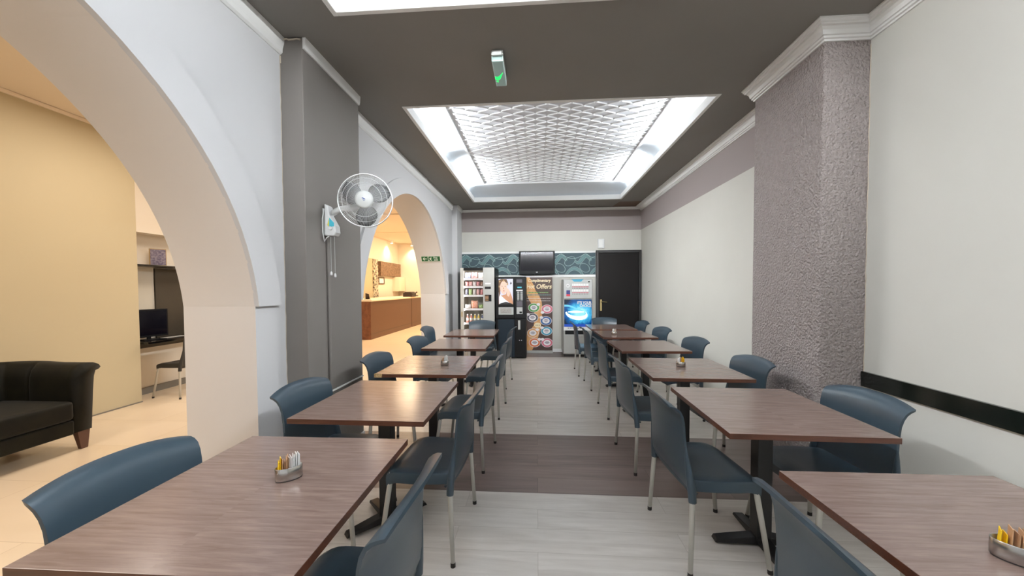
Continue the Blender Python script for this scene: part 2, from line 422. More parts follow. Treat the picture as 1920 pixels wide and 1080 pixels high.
def recess(y0, y1, n, pat):
    # lining
    g = G(); h = ZC+0.085; t = 0.035
    ring = [(HX0, y0), (HX1, y0), (HX1, y1), (HX0, y1), (HX0, y0)]
    g2 = G()
    for (x0, x1, a, b) in ((HX0, HX0+t, y0, y1), (HX1-t, HX1, y0, y1), (HX0+t, HX1-t, y0, y0+t), (HX0+t, HX1-t, y1-t, y1)):
        g.box(x0, x1, a, b, ZC-0.006, h)
    struct(g.build('trim_%d' % n, 'white_trim', bevel=0.004))
    # cove: curved plaster on all four sides rising to the patterned panel
    px0, px1, py0, py1, zp = HX0+0.275, HX1-0.225, y0+0.32, y1-0.33, ZC+0.275
    ox0, ox1, oy0, oy1 = HX0-0.10, HX1+0.10, y0-0.05, y1+0.02
    g = G(); K = 10; rows = []
    for i in range(K+1):
        a = i/K*PI/2; s_ = 1-math.cos(a); zz = (ZC+0.05)+(zp-ZC-0.05)*math.sin(a)
        rows.append([(ox0+(px0-ox0)*s_, oy0+(py0-oy0)*s_, zz), (ox1+(px1-ox1)*s_, oy0+(py0-oy0)*s_, zz),
                     (ox1+(px1-ox1)*s_, oy1+(py1-oy1)*s_, zz), (ox0+(px0-ox0)*s_, oy1+(py1-oy1)*s_, zz)])
        rows[-1].append(rows[-1][0])
    g.grid(rows)
    # floor of the cove
    g.box(ox0, HX0, oy0, oy1, ZC+0.031, ZC+0.05); g.box(HX1, ox1, oy0, oy1, ZC+0.031, ZC+0.05)
    g.box(ox0, ox1, oy0, y0, ZC+0.031, ZC+0.05); g.box(ox0, ox1, y1, oy1, ZC+0.031, ZC+0.05)
    o = struct(g.build('ceiling', 'plaster_cove', smooth=True))
    # raised frame around the panel and the panel itself
    g = G(); t = 0.03
    for (x0, x1, a, b) in ((px0-t, px0, py0-t, py1+t), (px1, px1+t, py0-t, py1+t), (px0, px1, py0-t, py0), (px0, px1, py1, py1+t)):
        g.box(x0, x1, a, b, zp-0.02, zp+0.01)
    g.box(px0-t, px1+t, py0-t, py1+t, zp+0.005, zp+0.02, 1)
    if pat:
        # embossed ogee lattice: wavy cords meeting at small bosses
        W = 0.263; L = 0.0725; r = 0.0085; zz = zp+0.002
        nx = int((px1-px0)/W*2)+1; ny = int((py1-py0)/L)
        for i in range(nx+1):
            xc = px0+i*W/2; pts = []
            for j in range(ny*4+1):
                t_ = j/4.0; c = math.cos(PI*t_+PI*(i % 2)); c = math.copysign(abs(c)**0.75, c)
                x = xc+(W/4)*c*0.93; y = py0+t_*L
                if px0 < x < px1: pts.append((x, y, zz))
                else:
                    if len(pts) > 1: g.tube(pts, r, 5, cap=False)
                    pts = []
            if len(pts) > 1: g.tube(pts, r, 5, cap=False)
            for j in range(i % 2, ny, 2):
                x = xc+W/4; y = py0+j*L
                if px0 < x < px1: g.lathe((x, y, zz-0.012), [(0.004, 0), (0.010, 0.003), (0.012, 0.009)], 6)
    struct(g.build('ceiling', ['plaster_white', 'plaster_shaded'], smooth=False))
    # tubes
    L = (y1-y0-0.25)/2
    for sx in (0, 1):
        for k in range(2):
            cy = y0+0.12+L*(k+0.5); x = HX0-0.045 if sx == 0 else HX1+0.045
            side = 'left' if sx == 0 else 'right'
            which = ('near', 'far')[k]; rec = 'patterned' if pat else 'front'
            tl = thing('cove_lamp', (x, cy, ZC+0.05), 'white fluorescent tube hidden in the %s side of the %s ceiling recess, %s half' % (side, rec, which), 'lamp')
            G().box(-0.02, 0.02, -L/2+0.1, L/2-0.1, 0, 0.02).build('batten', 'plastic_white', tl)
            G().tube([(0, -L/2+0.13, 0.038), (0, L/2-0.13, 0.038)], 0.013, 10).build('tube', 'tube_glow', tl)
recess(3.44, 7.325, 1, True)
recess(-1.6, 2.28, 2, False)

# ---- left arcade wall
def arch_pts(cy, cz, R, zs, n=72):
    a0 = math.asin((zs-cz)/R)
    return [(cy+R*math.cos(a), cz+R*math.sin(a)) for a in [a0+(PI-2*a0)*i/n for i in range(n+1)]]   # from +y to -y
ZS = 1.289
A1 = arch_pts(0.648, 1.137, 1.533, ZS); A2 = arch_pts(5.235, 0.998, 1.717, ZS)
g = G(); ZT = 3.3
def pier(y0, y1):
    g.quad((XL, y0, 0), (XL, y1, 0), (XL, y1, ZT), (XL, y0, ZT), 0); g.quad((XF, y0, 0), (XF, y1, 0), (XF, y1, ZT), (XF, y0, ZT), 1)
def archcut(A):
    ya, yb = A[-1][0], A[0][0]
    for (p, q) in zip(A[:-1], A[1:]):
        g.quad((XL, p[0], p[1]), (XL, q[0], q[1]), (XL, q[0], ZT), (XL, p[0], ZT), 0)
        g.quad((XF, p[0], p[1]), (XF, q[0], q[1]), (XF, q[0], ZT), (XF, p[0], ZT), 1)
        g.quad((XL, p[0], p[1]), (XL, q[0], q[1]), (XF, q[0], q[1]), (XF, p[0], p[1]), 2)
    for y in (ya, yb):
        g.quad((XL, y, 0), (XL, y, ZS), (XF, y, ZS), (XF, y, 0), 2)
    return ya, yb
a1, b1 = archcut(A1); a2, b2 = archcut(A2)
pier(-3.2, a1); pier(b1, a2); pier(b2, YB)
g.quad((XL, YB, 0), (XF, YB, 0), (XF, YB, ZT), (XL, YB, ZT), 1)
g.quad((XL, -3.2, 0), (XF, -3.2, 0), (XF, -3.2, ZT), (XL, -3.2, ZT), 0)
struct(g.build('wall_left', ['wall_cool', 'wall_lounge', 'reveal_cream'], weld=True))
# raised arch bands
def archband(cy, cz, R, n, wd=0.20):
    g = G(); A = arch_pts(cy, cz, R, ZS, 48)
    a0 = math.asin((ZS-cz)/(R+wd)); B = [(cy+(R+wd)*math.cos(a), cz+(R+wd)*math.sin(a)) for a in [a0+(PI-2*a0)*i/48 for i in range(49)]]
    x0, x1 = XL-0.005, XL+0.026; rows = []
    for p, q in zip(A, B):
        rows.append([(x0, p[0], p[1]), (x1, p[0], p[1]), (x1, q[0], min(q[1], 3.1)), (x0, q[0], min(q[1], 3.1)), (x0, p[0], p[1])])
    g.grid(rows)
    for k in (0, -1): g.add(rows[k][:4], [(0, 1, 2, 3)])
    struct(g.build('trim_%d' % n, 'wall_cool'))
archband(0.648, 1.137, 1.533, 3); archband(5.235, 0.998, 1.717, 4)
# grey pilaster between the arches, white pier in the far corner
g = G(); PX = -1.60; PY0, PY1 = 2.45, 3.24
g.box(XL-0.01, PX, PY0, PY1, 0, ZC-0.002)
struct(g.build('wall_left_pilaster', 'pilaster_grey', bevel=0.004))
g = G().box(XL-0.01, -1.65, 7.53, YB, 0, ZC-0.002); struct(g.build('wall_left_pier', 'wall_cool', bevel=0.004))
# cracked paint line beside the pilaster top and worn filler
g = G()
g.tube([(XL+0.005, PY0-0.002, 3.0-0.02*i*0+(-0.05*i)) for i in range(2)], 0.004, 5)
pts = []; 
for i in range(48): pts.append((XL+0.003+random.uniform(-0.0015, 0.0015), PY0-0.004+random.uniform(-0.002, 0.002), 3.0-i*0.05))
g.tube(pts, 0.002, 5)
pts = [(XL+0.03+i*0.012, PY0-0.004, ZC-0.012+random.uniform(-0.006, 0.004)) for i in range(11)]
g.tube(pts, 0.006, 5)
struct(g.build('trim_5', 'old_edge'))
# cornices, left
prof_l = [(0, 3.008), (0, ZC), (-0.036, ZC), (-0.034, 3.085), (-0.022, 3.045), (-0.02, 3.02), (-0.006, 3.008)]
def cornice(path, prof, n, m='white_trim'):
    g = G().sweep(path, prof, 0); return struct(g.build('trim_%d' % n, m))
cornice([(XL, -3.2), (XL, PY0)], prof_l, 6)
cornice([(XL, PY1), (XL, 7.53)], prof_l, 7)
prof_p = [(0, 3.045), (0, ZC), (-0.022, ZC), (-0.018, 3.07), (-0.012, 3.045)]
cornice([(PX, PY0+0.005), (PX, PY1)], prof_p, 8)
cornice([(-1.65, 7.55), (-1.65, YB)], [(0, 3.04), (0, ZC), (-0.03, ZC), (-0.01, 3.05)], 9)
# cornices, right: stepped crown going round the column
prof_r = [(0, 3.026), (0, ZC), (0.115, ZC), (0.115, 3.110), (0.104, 3.108), (0.102, 3.098), (0.090, 3.096), (0.088, 3.088), (0.070, 3.088), (0.052, 3.076), (0.044, 3.060), (0.042, 3.052), (0.030, 3.050), (0.028, 3.038), (0.014, 3.036), (0.012, 3.026)]
CX, CY0, CY1 = 1.92, 2.63, 3.42
def crown(path, n):
    return cornice(path, prof_r, n)
crown([(XR, -3.2), (XR, CY0), (CX, CY0), (CX, CY1)], 10)
crown([(XR, CY1), (XR, YB)], 11)
cornice([(XR-0.02, YB), (-1.65, YB)], [(0, 3.055), (0, 3.105), (0.03, 3.105), (0.02, 3.07)], 12)

# ---- right wall, textured column
g = G()
g.quad((XR, -3.2, 0), (XR, CY1, 0), (XR, CY1, ZC), (XR, -3.2, ZC), 0)
g.quad((XR, CY1, 0), (XR, YB, 0), (XR, YB, 2.622), (XR, CY1, 2.622), 0)
g.quad((XR, CY1, 2.622), (XR, YB, 2.622), (XR, YB, ZC), (XR, CY1, ZC), 1)
struct(g.build('wall_right', ['wall_cream', 'band_grey']))
g = G().box(CX, XR+0.01, CY0, CY1, 0, ZC-0.004); struct(g.build('wall_right_column', 'render_grey', bevel=0.012, bseg=3))
pts = [(XR-0.002, CY0-0.002+random.uniform(-0.003, 0.003), 0.1+i*0.05) for i in range(59)]
struct(G().tube(pts, 0.0025, 5).build('trim_13', 'old_edge'))
g = G(); g.box(XR-0.022, XR, -3.2, CY0-0.005, 0.722, 0.822); g.box(XR-0.008, XR, -3.2, CY0-0.005, 0.716, 0.722, 1)
struct(g.build('trim_14', ['rail_black', 'old_edge'], bevel=0.002), 'glossy black bumper rail along the cream wall')

# ---- back wall
g = G()
g.quad((XL, YB, 0), (XR, YB, 0), (XR, YB, 2.622), (XL, YB, 2.622), 0)
g.quad((XL, YB, 2.622), (XR, YB, 2.622), (XR, YB, ZC), (XL, YB, ZC), 1)
struct(g.build('wall_back', ['wall_cream', 'band_grey']))
g = G(); g.box(-1.65, 1.255, YB-0.02, YB, 2.145, 2.185); g.box(-1.65, 1.255, YB-0.028, YB, 1.625, 1.675)
g.box(-1.65, 1.255, YB-0.015, YB, 0.0, 0.07)
struct(g.build('trim_15', 'white_trim', bevel=0.003))

# ---- lounge and reception shell
LX, LX2, LX3 = -4.92, -5.25, -5.82
g = G()
g.quad((LX, -3.2, 0), (LX, 4.2, 0), (LX, 4.2, ZL), (LX, -3.2, ZL), 0)
g.quad((LX, 4.2, 0), (LX2, 4.2, 0), (LX2, 4.2, ZL), (LX, 4.2, ZL), 0)
struct(g.build('wall_lounge', 'wall_sand'))
g = G()
g.quad((LX2, 4.2, 0), (LX2, 7.2, 0), (LX2, 7.2, ZL), (LX2, 4.2, ZL), 0)
struct(g.build('wall_nook', 'wall_lounge')); g = G()
g.quad((LX2, 7.2, 0), (LX3, 7.2, 0), (LX3, 7.2, ZL), (LX2, 7.2, ZL), 0); struct(g.build('wall_corner', 'wall_lounge')); g = G()
g.quad((LX3, 7.2, 0), (LX3, 15.04, 0), (LX3, 15.04, ZL), (LX3, 7.2, ZL), 0)
struct(g.build('wall_reception_left', 'wall_lounge'))
g = G().quad((LX3, 15.04, 0), (-1.9, 15.04, 0), (-1.9, 15.04, ZL), (LX3, 15.04, ZL)); struct(g.build('wall_reception', 'wall_lounge'))
g = G().quad((XF, YB, 0), (XF, 15.04, 0), (XF, 15.04, ZL), (XF, YB, ZL)); struct(g.build('wall_hall', 'wall_lounge'))
g = G().quad((LX, -3.2, 0), (XF, -3.2, 0), (XF, -3.2, ZL), (LX, -3.2, ZL)); struct(g.build('wall_lounge_front', 'wall_lounge'))
g = G().box(-5.9, XF+0.02, -3.2, 15.1, ZL, ZL+0.05); struct(g.build('ceiling', 'lounge_ceiling'))
g = G(); g.box(LX, LX+0.035, -3.2, 4.2, ZL-0.035, ZL-0.003)
g.box(LX3, LX3+0.03, 7.2, 15.04, ZL-0.02, ZL-0.004); g.box(LX3, -1.9, 15.01, 15.04, ZL-0.03, ZL-0.004)
g.box(LX3, XF, 8.93, 9.0, ZL-0.03, ZL); g.box(LX3, XF, 11.85, 11.91, ZL-0.02, ZL)
struct(g.build('trim_16', 'lounge_ceiling', bevel=0.004))
g = G(); g.box(LX, LX+0.012, -3.2, 4.2, 0, 0.012); struct(g.build('baseboard_lounge', 'skirting_grey'))
g = G(); g.box(LX2, LX2+0.015, 4.2, 7.2, 0, 0.09); struct(g.build('baseboard_nook', 'skirting_grey'))
# soffit over the nook shelves
g = G(); g.box(LX2, LX2+0.22, 4.2, 7.2, 2.13, ZL); struct(g.build('wall_nook_soffit', 'wall_lounge'))

# ---- back door
d = G(); x0, x1, zt = 1.257, 2.203, 2.19; yb = YB
d.box(x0, x0+0.055, yb-0.07, yb, 0, zt); d.box(x1-0.05, x1, yb-0.07, yb, 0, zt); d.box(x0+0.055, x1-0.05, yb-0.07, yb, zt-0.055, zt)
do = struct(d.build('door_1', 'door_frame', bevel=0.004), 'dark brown door in the far right corner')
G().box(x0+0.057, x1-0.052, yb-0.045, yb-0.005, 0.005, zt-0.058).build('door_leaf', 'door_black', do, bevel=0.003)
h = G(); hx = x0+0.105; h.box(hx-0.02, hx+0.02, yb-0.053, yb-0.045, 0.90, 1.14)
h.tube([(hx, yb-0.05, 1.09), (hx, yb-0.095, 1.09), (hx+0.02, yb-0.10, 1.092), (hx+0.12, yb-0.10, 1.085)], 0.009, 8)
h.build('door_handle', 'brass', do, smooth=False, bevel=0.002)['label'] = 'brass lever handle on long plate'
h = G()
for z in (0.3, 1.1, 1.95): h.tube([(x1-0.052, yb-0.075, z-0.05), (x1-0.052, yb-0.075, z+0.05)], 0.008, 8)
h.build('hinge', 'door_frame', do)

# ================================================================== TABLES
def make_table():
    t = thing('dining_table', (0, 0, 0), '', 'table')
    g = G(); W, L, T = 0.35, 0.3825, 0.026
    z1 = 0.75; z0 = z1-T
    g.quad((-W, -L, z1), (W, -L, z1), (W, L, z1), (-W, L, z1), 0)
    g.quad((-W, -L, z0), (W, -L, z0), (W, L, z0), (-W, L, z0), 2)
    for a, b in (((-W, -L), (W, -L)), ((W, -L), (W, L)), ((W, L), (-W, L)), ((-W, L), (-W, -L))):
        g.quad((a[0], a[1], z0), (b[0], b[1], z0), (b[0], b[1], z1), (a[0], a[1], z1), 1)
    g.build('tabletop', ['table_laminate', 'table_edge', 'black_metal'], t, bevel=0.0015, weld=True)
    G().box(-0.037, 0.037, -0.037, 0.037, 0.04, z0-0.008).box(-0.16, 0.16, -0.16, 0.16, z0-0.008, z0).build('pedestal', 'black_metal', t, bevel=0.003)
    g = G()
    for k in range(4):
        c, s = math.cos(k*PI/2), math.sin(k*PI/2)
        X = Vector((c, s, 0)); Y = Vector((-s, c, 0)); Z = Vector((0, 0, 1))
        P = lambda a, b, z: X*a+Y*b+Z*z
        vs = [P(0.02, -0.03, 0.014), P(0.245, -0.027, 0.012), P(0.245, 0.027, 0.012), P(0.02, 0.03, 0.014),
              P(0.02, -0.03, 0.058), P(0.235, -0.027, 0.030), P(0.235, 0.027, 0.030), P(0.02, 0.03, 0.058)]
        g.add(vs, [(0, 3, 2, 1), (4, 5, 6, 7), (0, 1, 5, 4), (1, 2, 6, 5), (2, 3, 7, 6), (3, 0, 4, 7)])
        q = P(0.225, 0, 0); g.lathe((q.x, q.y, 0), [(0.012, 0), (0.012, 0.014)], 8)
    g.build('base', 'black_metal', t, bevel=0.003)
    return t
T0 = make_table(); first = [True]
tables = [
 # x, y, rot, base rot, label
 (-0.904, 1.139, 0.54, 45, 'brown wood-effect dining table nearest the camera on the left, holding an oval sachet holder'),
 (-0.900, 2.111, -0.37, 45, 'brown wood-effect dining table beside the grey pilaster, its top bare'),
 (-0.889, 3.067, 0.58, 45, 'brown wood-effect dining table with a chipped front corner, third in the left row'),
 (-0.904, 4.235, 0.32, 0, 'bare brown dining table in the left row, second from the vending machines'),
 (-0.942, 5.313, 1.0, 0, 'bare brown dining table in the left row, closest to the vending machines'),
 (1.201, 0.954, 0.43, 0, 'brown wood-effect dining table nearest the camera on the right, cut by the frame edge'),
 (1.205, 2.038, -1.2, 0, 'bare brown dining table in the right row in front of the rough grey column'),
 (1.182, 3.038, -1.0, 0, 'brown dining table in the right row with white and orange sachets, beside the column'),
 (1.201, 4.161, 0.9, 0, 'bare brown dining table in the middle of the right row against the cream wall'),
 (1.201, 5.194, 1.0, 0, 'brown dining table in the right row with a small sachet cup, near the door'),
 (1.192, 6.119, -0.24, 0, 'farthest brown dining table of the right row, in front of the dark door')]
TL = []
for i, (x, y, rz, br, lab) in enumerate(tables):
    t = T0 if i == 0 else dup(T0)
    t.location = (x, y, 0); t.rotation_euler = (0, 0, math.radians(rz)); t['label'] = lab; t['group'] = 'wood-effect dining tables in two rows'
    for c in [q for q in bpy.data.objects if q.parent == t]:
        if c.name.startswith('base'): c.rotation_euler = (0, 0, math.radians(br))
    TL.append(t)
g = G().box(-0.351, -0.29, -0.3835, -0.376, 0.7235, 0.7512).box(-0.3512, -0.34, -0.3835, -0.36, 0.7235, 0.7512)
g.build('chipped_corner', 'chipboard', TL[2])['label'] = 'bare tan chipboard where the edging broke off'

# ================================================================== CHAIRS
def make_chair(name='dining_chair', pm='chair_plastic'):
    t = thing(name, (0, 0, 0), '', 'chair')
    # seat: dished pan with a rolled front and a deep skirt
    n = 14; k = 0.30
    def S_(u, v):
        x = 0.232*u*math.sqrt(1-k*v*v/2)*(1.0+0.03*v); y = -0.017+0.192*v*math.sqrt(1-k*u*u/2)
        z = 0.452-0.014*(1-u*u)*(1-0.4*v*v)
        if v > 0.6: z -= 0.022*((v-0.6)/0.4)**2
        if v > 0.3: z += 0.010*(1-abs(u))*((v-0.3)/0.7)*(1-(v-0.3)/0.7)
        z -= 0.006*max(0, (abs(u)-0.85)/0.15)**2
        return (x, y, z)
    P = [[S_(-1+2*j/n, -1+2*i/n) for j in range(n+1)] for i in range(n+1)]
    g = G().grid(P)
    ring = [(i, 0) for i in range(n)]+[(n, j) for j in range(n)]+[(n-i, n) for i in range(n)]+[(0, n-j) for j in range(n)]
    R0 = [Vector(P[i][j]) for i, j in ring]; c = Vector((0, -0.005, 0))
    def off(p, s, z): return ((p.x-c.x)*s+c.x, (p.y-c.y)*s+c.y, z)
    rows = []
    for (s, dz) in ((1.0, 0), (1.008, -0.003), (1.011, -0.010), (1.012, -0.03), (1.004, -0.056), (0.98, -0.056), (0.965, -0.02)):
        r = []
        for p in R0:
            sk = dz
            if dz < -0.04:    # skirt rises a little in the middle of front and sides
                sk = dz+0.012*(1-min(1, (abs(p.x)/0.2)**2))
            r.append(off(p, s, p.z+sk))
        r.append(r[0]); rows.append(r)
    g.grid(rows); g.add(rows[-1][:-1], [tuple(range(len(rows[-1])-1))])
    g.build('seat', pm, t, smooth=True, weld=True, auto=38)
    # backrest shell
    prof = [(-0.152, 0.380), (-0.180, 0.392), (-0.197, 0.425), (-0.203, 0.47), (-0.206, 0.53), (-0.209, 0.60), (-0.214, 0.67), (-0.220, 0.730), (-0.229, 0.764), (-0.242, 0.788), (-0.258, 0.801), (-0.273, 0.807), (-0.289, 0.809)]
    hw = [0.225, 0.232, 0.236, 0.234, 0.228, 0.222, 0.220, 0.222, 0.225, 0.228, 0.229, 0.228, 0.223]
    nu = 18; rows = []
    for i, ((y, z), h) in enumerate(zip(prof, hw)):
        v = i/(len(prof)-1); row = []
        for j in range(nu+1):
            u = -1+2*j/nu
            cu = 1-u*u
            dy = -0.024*cu*min(1, v*2.2); dz = 0.030*(1-abs(u)**2.4)*max(0, (v-0.45)/0.55)
            if i <= 2: dz -= 0.0
            row.append((h*u, y+dy+(0.016 if v > 0.8 else 0.0)*0, z+dz))
        rows.append(row)
    th = 0.0055; A = []; B = []
    for i, row in enumerate(rows):
        ra = []; rb = []
        for j, p in enumerate(row):
            pu = Vector(rows[min(i+1, len(rows)-1)][j])-Vector(rows[max(i-1, 0)][j])
            pv = Vector(row[min(j+1, nu)])-Vector(row[max(j-1, 0)])
            nn = pu.cross(pv).normalized()
            ra.append(Vector(p)+nn*th); rb.append(Vector(p)-nn*th)
        A.append(ra); B.append(rb)
    g = G().grid(A).grid(B, flip=True)
    m_ = len(rows)
    for i in range(m_-1):
        for j in (0, nu):
            g.quad(A[i][j], A[i+1][j], B[i+1][j], B[i][j])
    for j in range(nu):
        for i in (0, m_-1): g.quad(A[i][j], A[i][j+1], B[i][j+1], B[i][j])
    for s in (-1, 1):
        g.tube([(0.246*s, -0.186, 0.352), (0.243*s, -0.188, 0.40), (0.236*s, -0.192, 0.45), (0.229*s, -0.199, 0.51), (0.223*s, -0.206, 0.57), (0.220*s, -0.211, 0.62)],
               [0.0185, 0.0195, 0.019, 0.015, 0.010, 0.004], 12)
    g.build('backrest', pm, t, smooth=True, weld=True, auto=50)
    for s in (-1, 1):
        l = G().tube([(0.246*s, -0.186, 0.40), (0.2475*s, -0.187, 0.35), (0.27*s, -0.205, 0.012)], [0.0135, 0.0135, 0.0115], 12).build('leg', 'alu', t, smooth=True)
        G().tube([(0.2692*s, -0.2045, 0.022), (0.27*s, -0.205, 0.0)], [0.0122, 0.0128], 10).build('foot_cap', 'rubber', l)
        l = G().tube([(0.206*s, 0.138, 0.432), (0.209*s, 0.142, 0.40), (0.247*s, 0.193, 0.012)], [0.0135, 0.0135, 0.0115], 12).build('leg', 'alu', t, smooth=True)
        G().tube([(0.2462*s, 0.192, 0.022), (0.247*s, 0.193, 0.0)], [0.0122, 0.0128], 10).build('foot_cap', 'rubber', l)
    # the legs run up into the moulded shell
    return t
C0 = make_chair()
used = [False]
def place(x, y, rz, lab, group='slate blue plastic dining chairs'):
    t = C0 if not used[0] else dup(C0)
    used[0] = True
    t.location = (x, y, 0); t.rotation_euler = (0, 0, math.radians(rz)); t['label'] = lab; t['group'] = group
    return t
TO = 0.276
def face_px(tipx, cy, far, near, lab):   # sitter faces +x; tips given as x at far, near
    a = math.degrees(math.atan2(far-near, 0.45))
    place(tipx+TO, cy, -90-a, lab)
def face_nx(tipx, cy, far, near, lab):
    a = math.degrees(math.atan2(far-near, 0.45))
    place(tipx-TO, cy, 90-a, lab)
# right row, aisle side
face_px(0.668, 0.93, 0, 0, 'slate plastic chair at the nearest right table, cropped by the bottom edge of the frame')
face_px(0.645, 2.06, 0.633, 0.658, 'slate plastic chair on the aisle side of the table before the rough column')
face_px(0.638, 3.02, 0.625, 0.650, 'slate plastic chair on the aisle side of the table with orange sachets')
face_px(0.667, 4.17, 0.66, 0.675, 'slate plastic chair on the aisle side of the middle table of the right row')
face_px(0.641, 5.25, 0.627, 0.650, 'slate plastic chair on the aisle, at the right table with the small sachet cup')
face_px(0.572, 6.05, 0.567, 0.577, 'slate plastic chair on the aisle by the drinks machine, at the farthest right table')
# right row, wall side
face_nx(1.750, 2.037, 1.733, 1.765, 'slate plastic chair with its back to the cream wall, under the black rail')
face_nx(1.718, 3.000, 1.70, 1.735, 'slate plastic chair backing onto the rough grey column')
face_nx(1.766, 4.140, 1.74, 1.795, 'slate plastic chair against the cream wall just beyond the rough column')
face_nx(1.760, 5.210, 1.73, 1.79, 'slate plastic chair against the cream wall, second nearest the dark door')
face_nx(1.765, 6.200, 1.74, 1.79, 'slate plastic chair against the cream wall, nearest the dark door')
# left row, wall side
face_px(-1.405, 1.110, -1.39, -1.421, 'slate plastic chair in the near arch, nearest the camera on the left')
face_px(-1.420, 2.077, -1.409, -1.431, 'slate plastic chair with its back to the grey pilaster')
face_px(-1.402, 3.050, -1.389, -1.416, 'slate plastic chair at the chipped table, just past the grey pilaster')
face_px(-1.405, 4.120, -1.383, -1.428, 'slate plastic chair in the far arch, nearer of the two before the reception')
face_px(-1.632, 5.270, -1.625, -1.64, 'slate plastic chair in the far arch, farther of the two before the reception')
# left row, aisle side
face_nx(-0.360, 1.050, -0.351, -0.369, 'slate plastic chair at the nearest left table, cropped by the bottom edge of the frame')
face_nx(-0.346, 2.050, -0.339, -0.353, 'slate plastic chair on the aisle side of the bare table beside the pilaster')
face_nx(-0.325, 2.984, -0.312, -0.335, 'slate plastic chair on the aisle side of the chipped table')
face_nx(-0.326, 4.110, -0.316, -0.336, 'slate plastic chair on the aisle side of the fourth left table')
face_nx(-0.340, 5.280, -0.32, -0.36, 'slate plastic chair on the aisle beside the black coffee machine')
# far ends, sitters face the camera
place(-0.95, 5.985, 180, 'slate plastic chair facing the camera in front of the snack machine')
place(1.243, 6.655, 180, 'slate plastic chair facing the camera in front of the dark door')

# ================================================================== SACHETS
def sachet(x, y, z, w, h, rz, lean, m, label, group, name):
    t = G(); n = 5; rows = []
    for i in range(n+1):
        v = i/n; rows.append([(-w/2, 0.0008+lean*v, h*v), (0, 0.0025*math.sin(PI*v)+0.001+lean*v, h*v+0.0006*(i % 2)), (w/2, 0.0008+lean*v, h*v)])
    rows2 = []
    for i in range(n+1):
        v = i/n; rows2.append([(-w/2, -0.0008+lean*v, h*v), (0, -0.0025*math.sin(PI*v)-0.001+lean*v, h*v), (w/2, -0.0008+lean*v, h*v)])
    t.grid(rows).grid(rows2, flip=True)
    for a, b in ((0, 1), (n-1, n)): pass
    for i in range(n):
        for j in (0, 2): t.quad(rows[i][j], rows[i+1][j], rows2[i+1][j], rows2[i][j])
    for j in range(2):
        for i in (0, n): t.quad(rows[i][j], rows[i][j+1], rows2[i][j+1], rows2[i][j])
    o = t.build(name, m); o.location = (x, y, z); o.rotation_euler = (0, random.uniform(-0.12, 0.12), rz)
    tag(o, label, 'sachet', group); return o
def holder(x, y, rz, lx, ly, h, label):
    o = thing('sachet_holder', (x, y, 0.75), label, 'holder', rz)
    g = G(); n = 40
    def ring(a, b, z): return [(a*math.cos(2*PI*k/n), b*math.sin(2*PI*k/n), z) for k in range(n)]+[(a, 0, z)]
    a, b = lx/2, ly/2; t_ = 0.0022
    g.grid([ring(a*0.97, b*0.97, 0.003), ring(a, b, 0.004), ring(a, b, h-0.001), ring(a-t_*0.5, b-t_*0.5, h), ring(a-t_, b-t_, h-0.001), ring(a-t_, b-t_, 0.006)])
    g.add(ring(a-t_, b-t_, 0.006)[:-1], [tuple(range(n))])
    g.build('cup', 'steel', o, smooth=True, weld=True)
    g = G(); g.grid([ring(a*0.96, b*0.96, 0), ring(a*0.96, b*0.96, 0.004)]); g.add(ring(a*0.96, b*0.96, 0)[:-1], [tuple(range(n))]); g.build('base_ring', 'rubber', o)
    return o
def fill(x, y, rz, length, items, where, w=0.034):
    n = len(items); cx, sx = math.cos(rz), math.sin(rz); cnt = {}
    ORD = ('first', 'second', 'third', 'fourth', 'fifth', 'sixth', 'seventh', 'eighth')
    for i, (c, h) in enumerate(items):
        s = (-0.5+(i+0.5)/n)*length
        ww = w*math.sqrt(max(0.25, 1-(2*s/(length*1.25))**2))
        nm = {'y': ('sweetener_sachet', 'paper_yellow', 'yellow paper sachet in %s' % where, 'yellow sachets in %s' % where),
              'b': ('brown_sugar_sachet', 'paper_brown', 'brown paper sachet in %s' % where, 'brown sachets in %s' % where),
              'w': ('sugar_sachet', 'paper_white', 'white paper sachet in %s' % where, 'white sachets in %s' % where)}[c]
        o_ = ORD[cnt.get(c, 0)]; cnt[c] = cnt.get(c, 0)+1
        if sum(1 for q in items if q[0] == c) > 1: nm = (nm[0], nm[1], '%s %s from the left %s' % (o_, nm[2].split(' in ')[0], 'in '+nm[2].split(' in ', 1)[1]), nm[3])
        sachet(x+cx*s, y+sx*s, 0.757, ww, h*1.12+0.004, rz+PI/2+random.uniform(-0.12, 0.12), random.uniform(-0.0015, 0.0015)-0.002, nm[1], nm[2], nm[3], nm[0])
holder(-0.848, 1.178, math.radians(40), 0.082, 0.046, 0.045, 'oval brushed steel sachet holder on the nearest left table')
fill(-0.848, 1.178, math.radians(40), 0.066, [('y', .052), ('y', .060), ('b', .056), ('b', .05), ('b', .060), ('b', .062), ('w', .054), ('w', .06), ('w', .062), ('w', .056), ('w', .065), ('w', .064), ('w', .06)], 'the oval holder, nearest left table')
holder(-0.778, 3.02, math.radians(10), 0.068, 0.06, 0.040, 'round steel sachet holder on the chipped left table')
fill(-0.778, 3.02, math.radians(10), 0.048, [('b', .045), ('b', .05), ('w', .055), ('w', .06), ('w', .064), ('w', .06)], 'the round holder, chipped left table', 0.042)
holder(1.17, 3.065, math.radians(-5), 0.072, 0.06, 0.040, 'steel sachet holder on the right table beside the column')
fill(1.17, 3.065, math.radians(-5), 0.05, [('w', .05), ('w', .055), ('b', .058), ('y', .055), ('y', .06), ('y', .05)], 'the holder on the table beside the column', 0.04)
holder(1.05, 5.09, 0, 0.072, 0.06, 0.040, 'small steel sachet holder on the right table near the dark door')
fill(1.05, 5.09, 0, 0.05, [('w', .058), ('w', .062), ('w', .06), ('b', .05), ('w', .06)], 'the holder on the table near the door', 0.042)
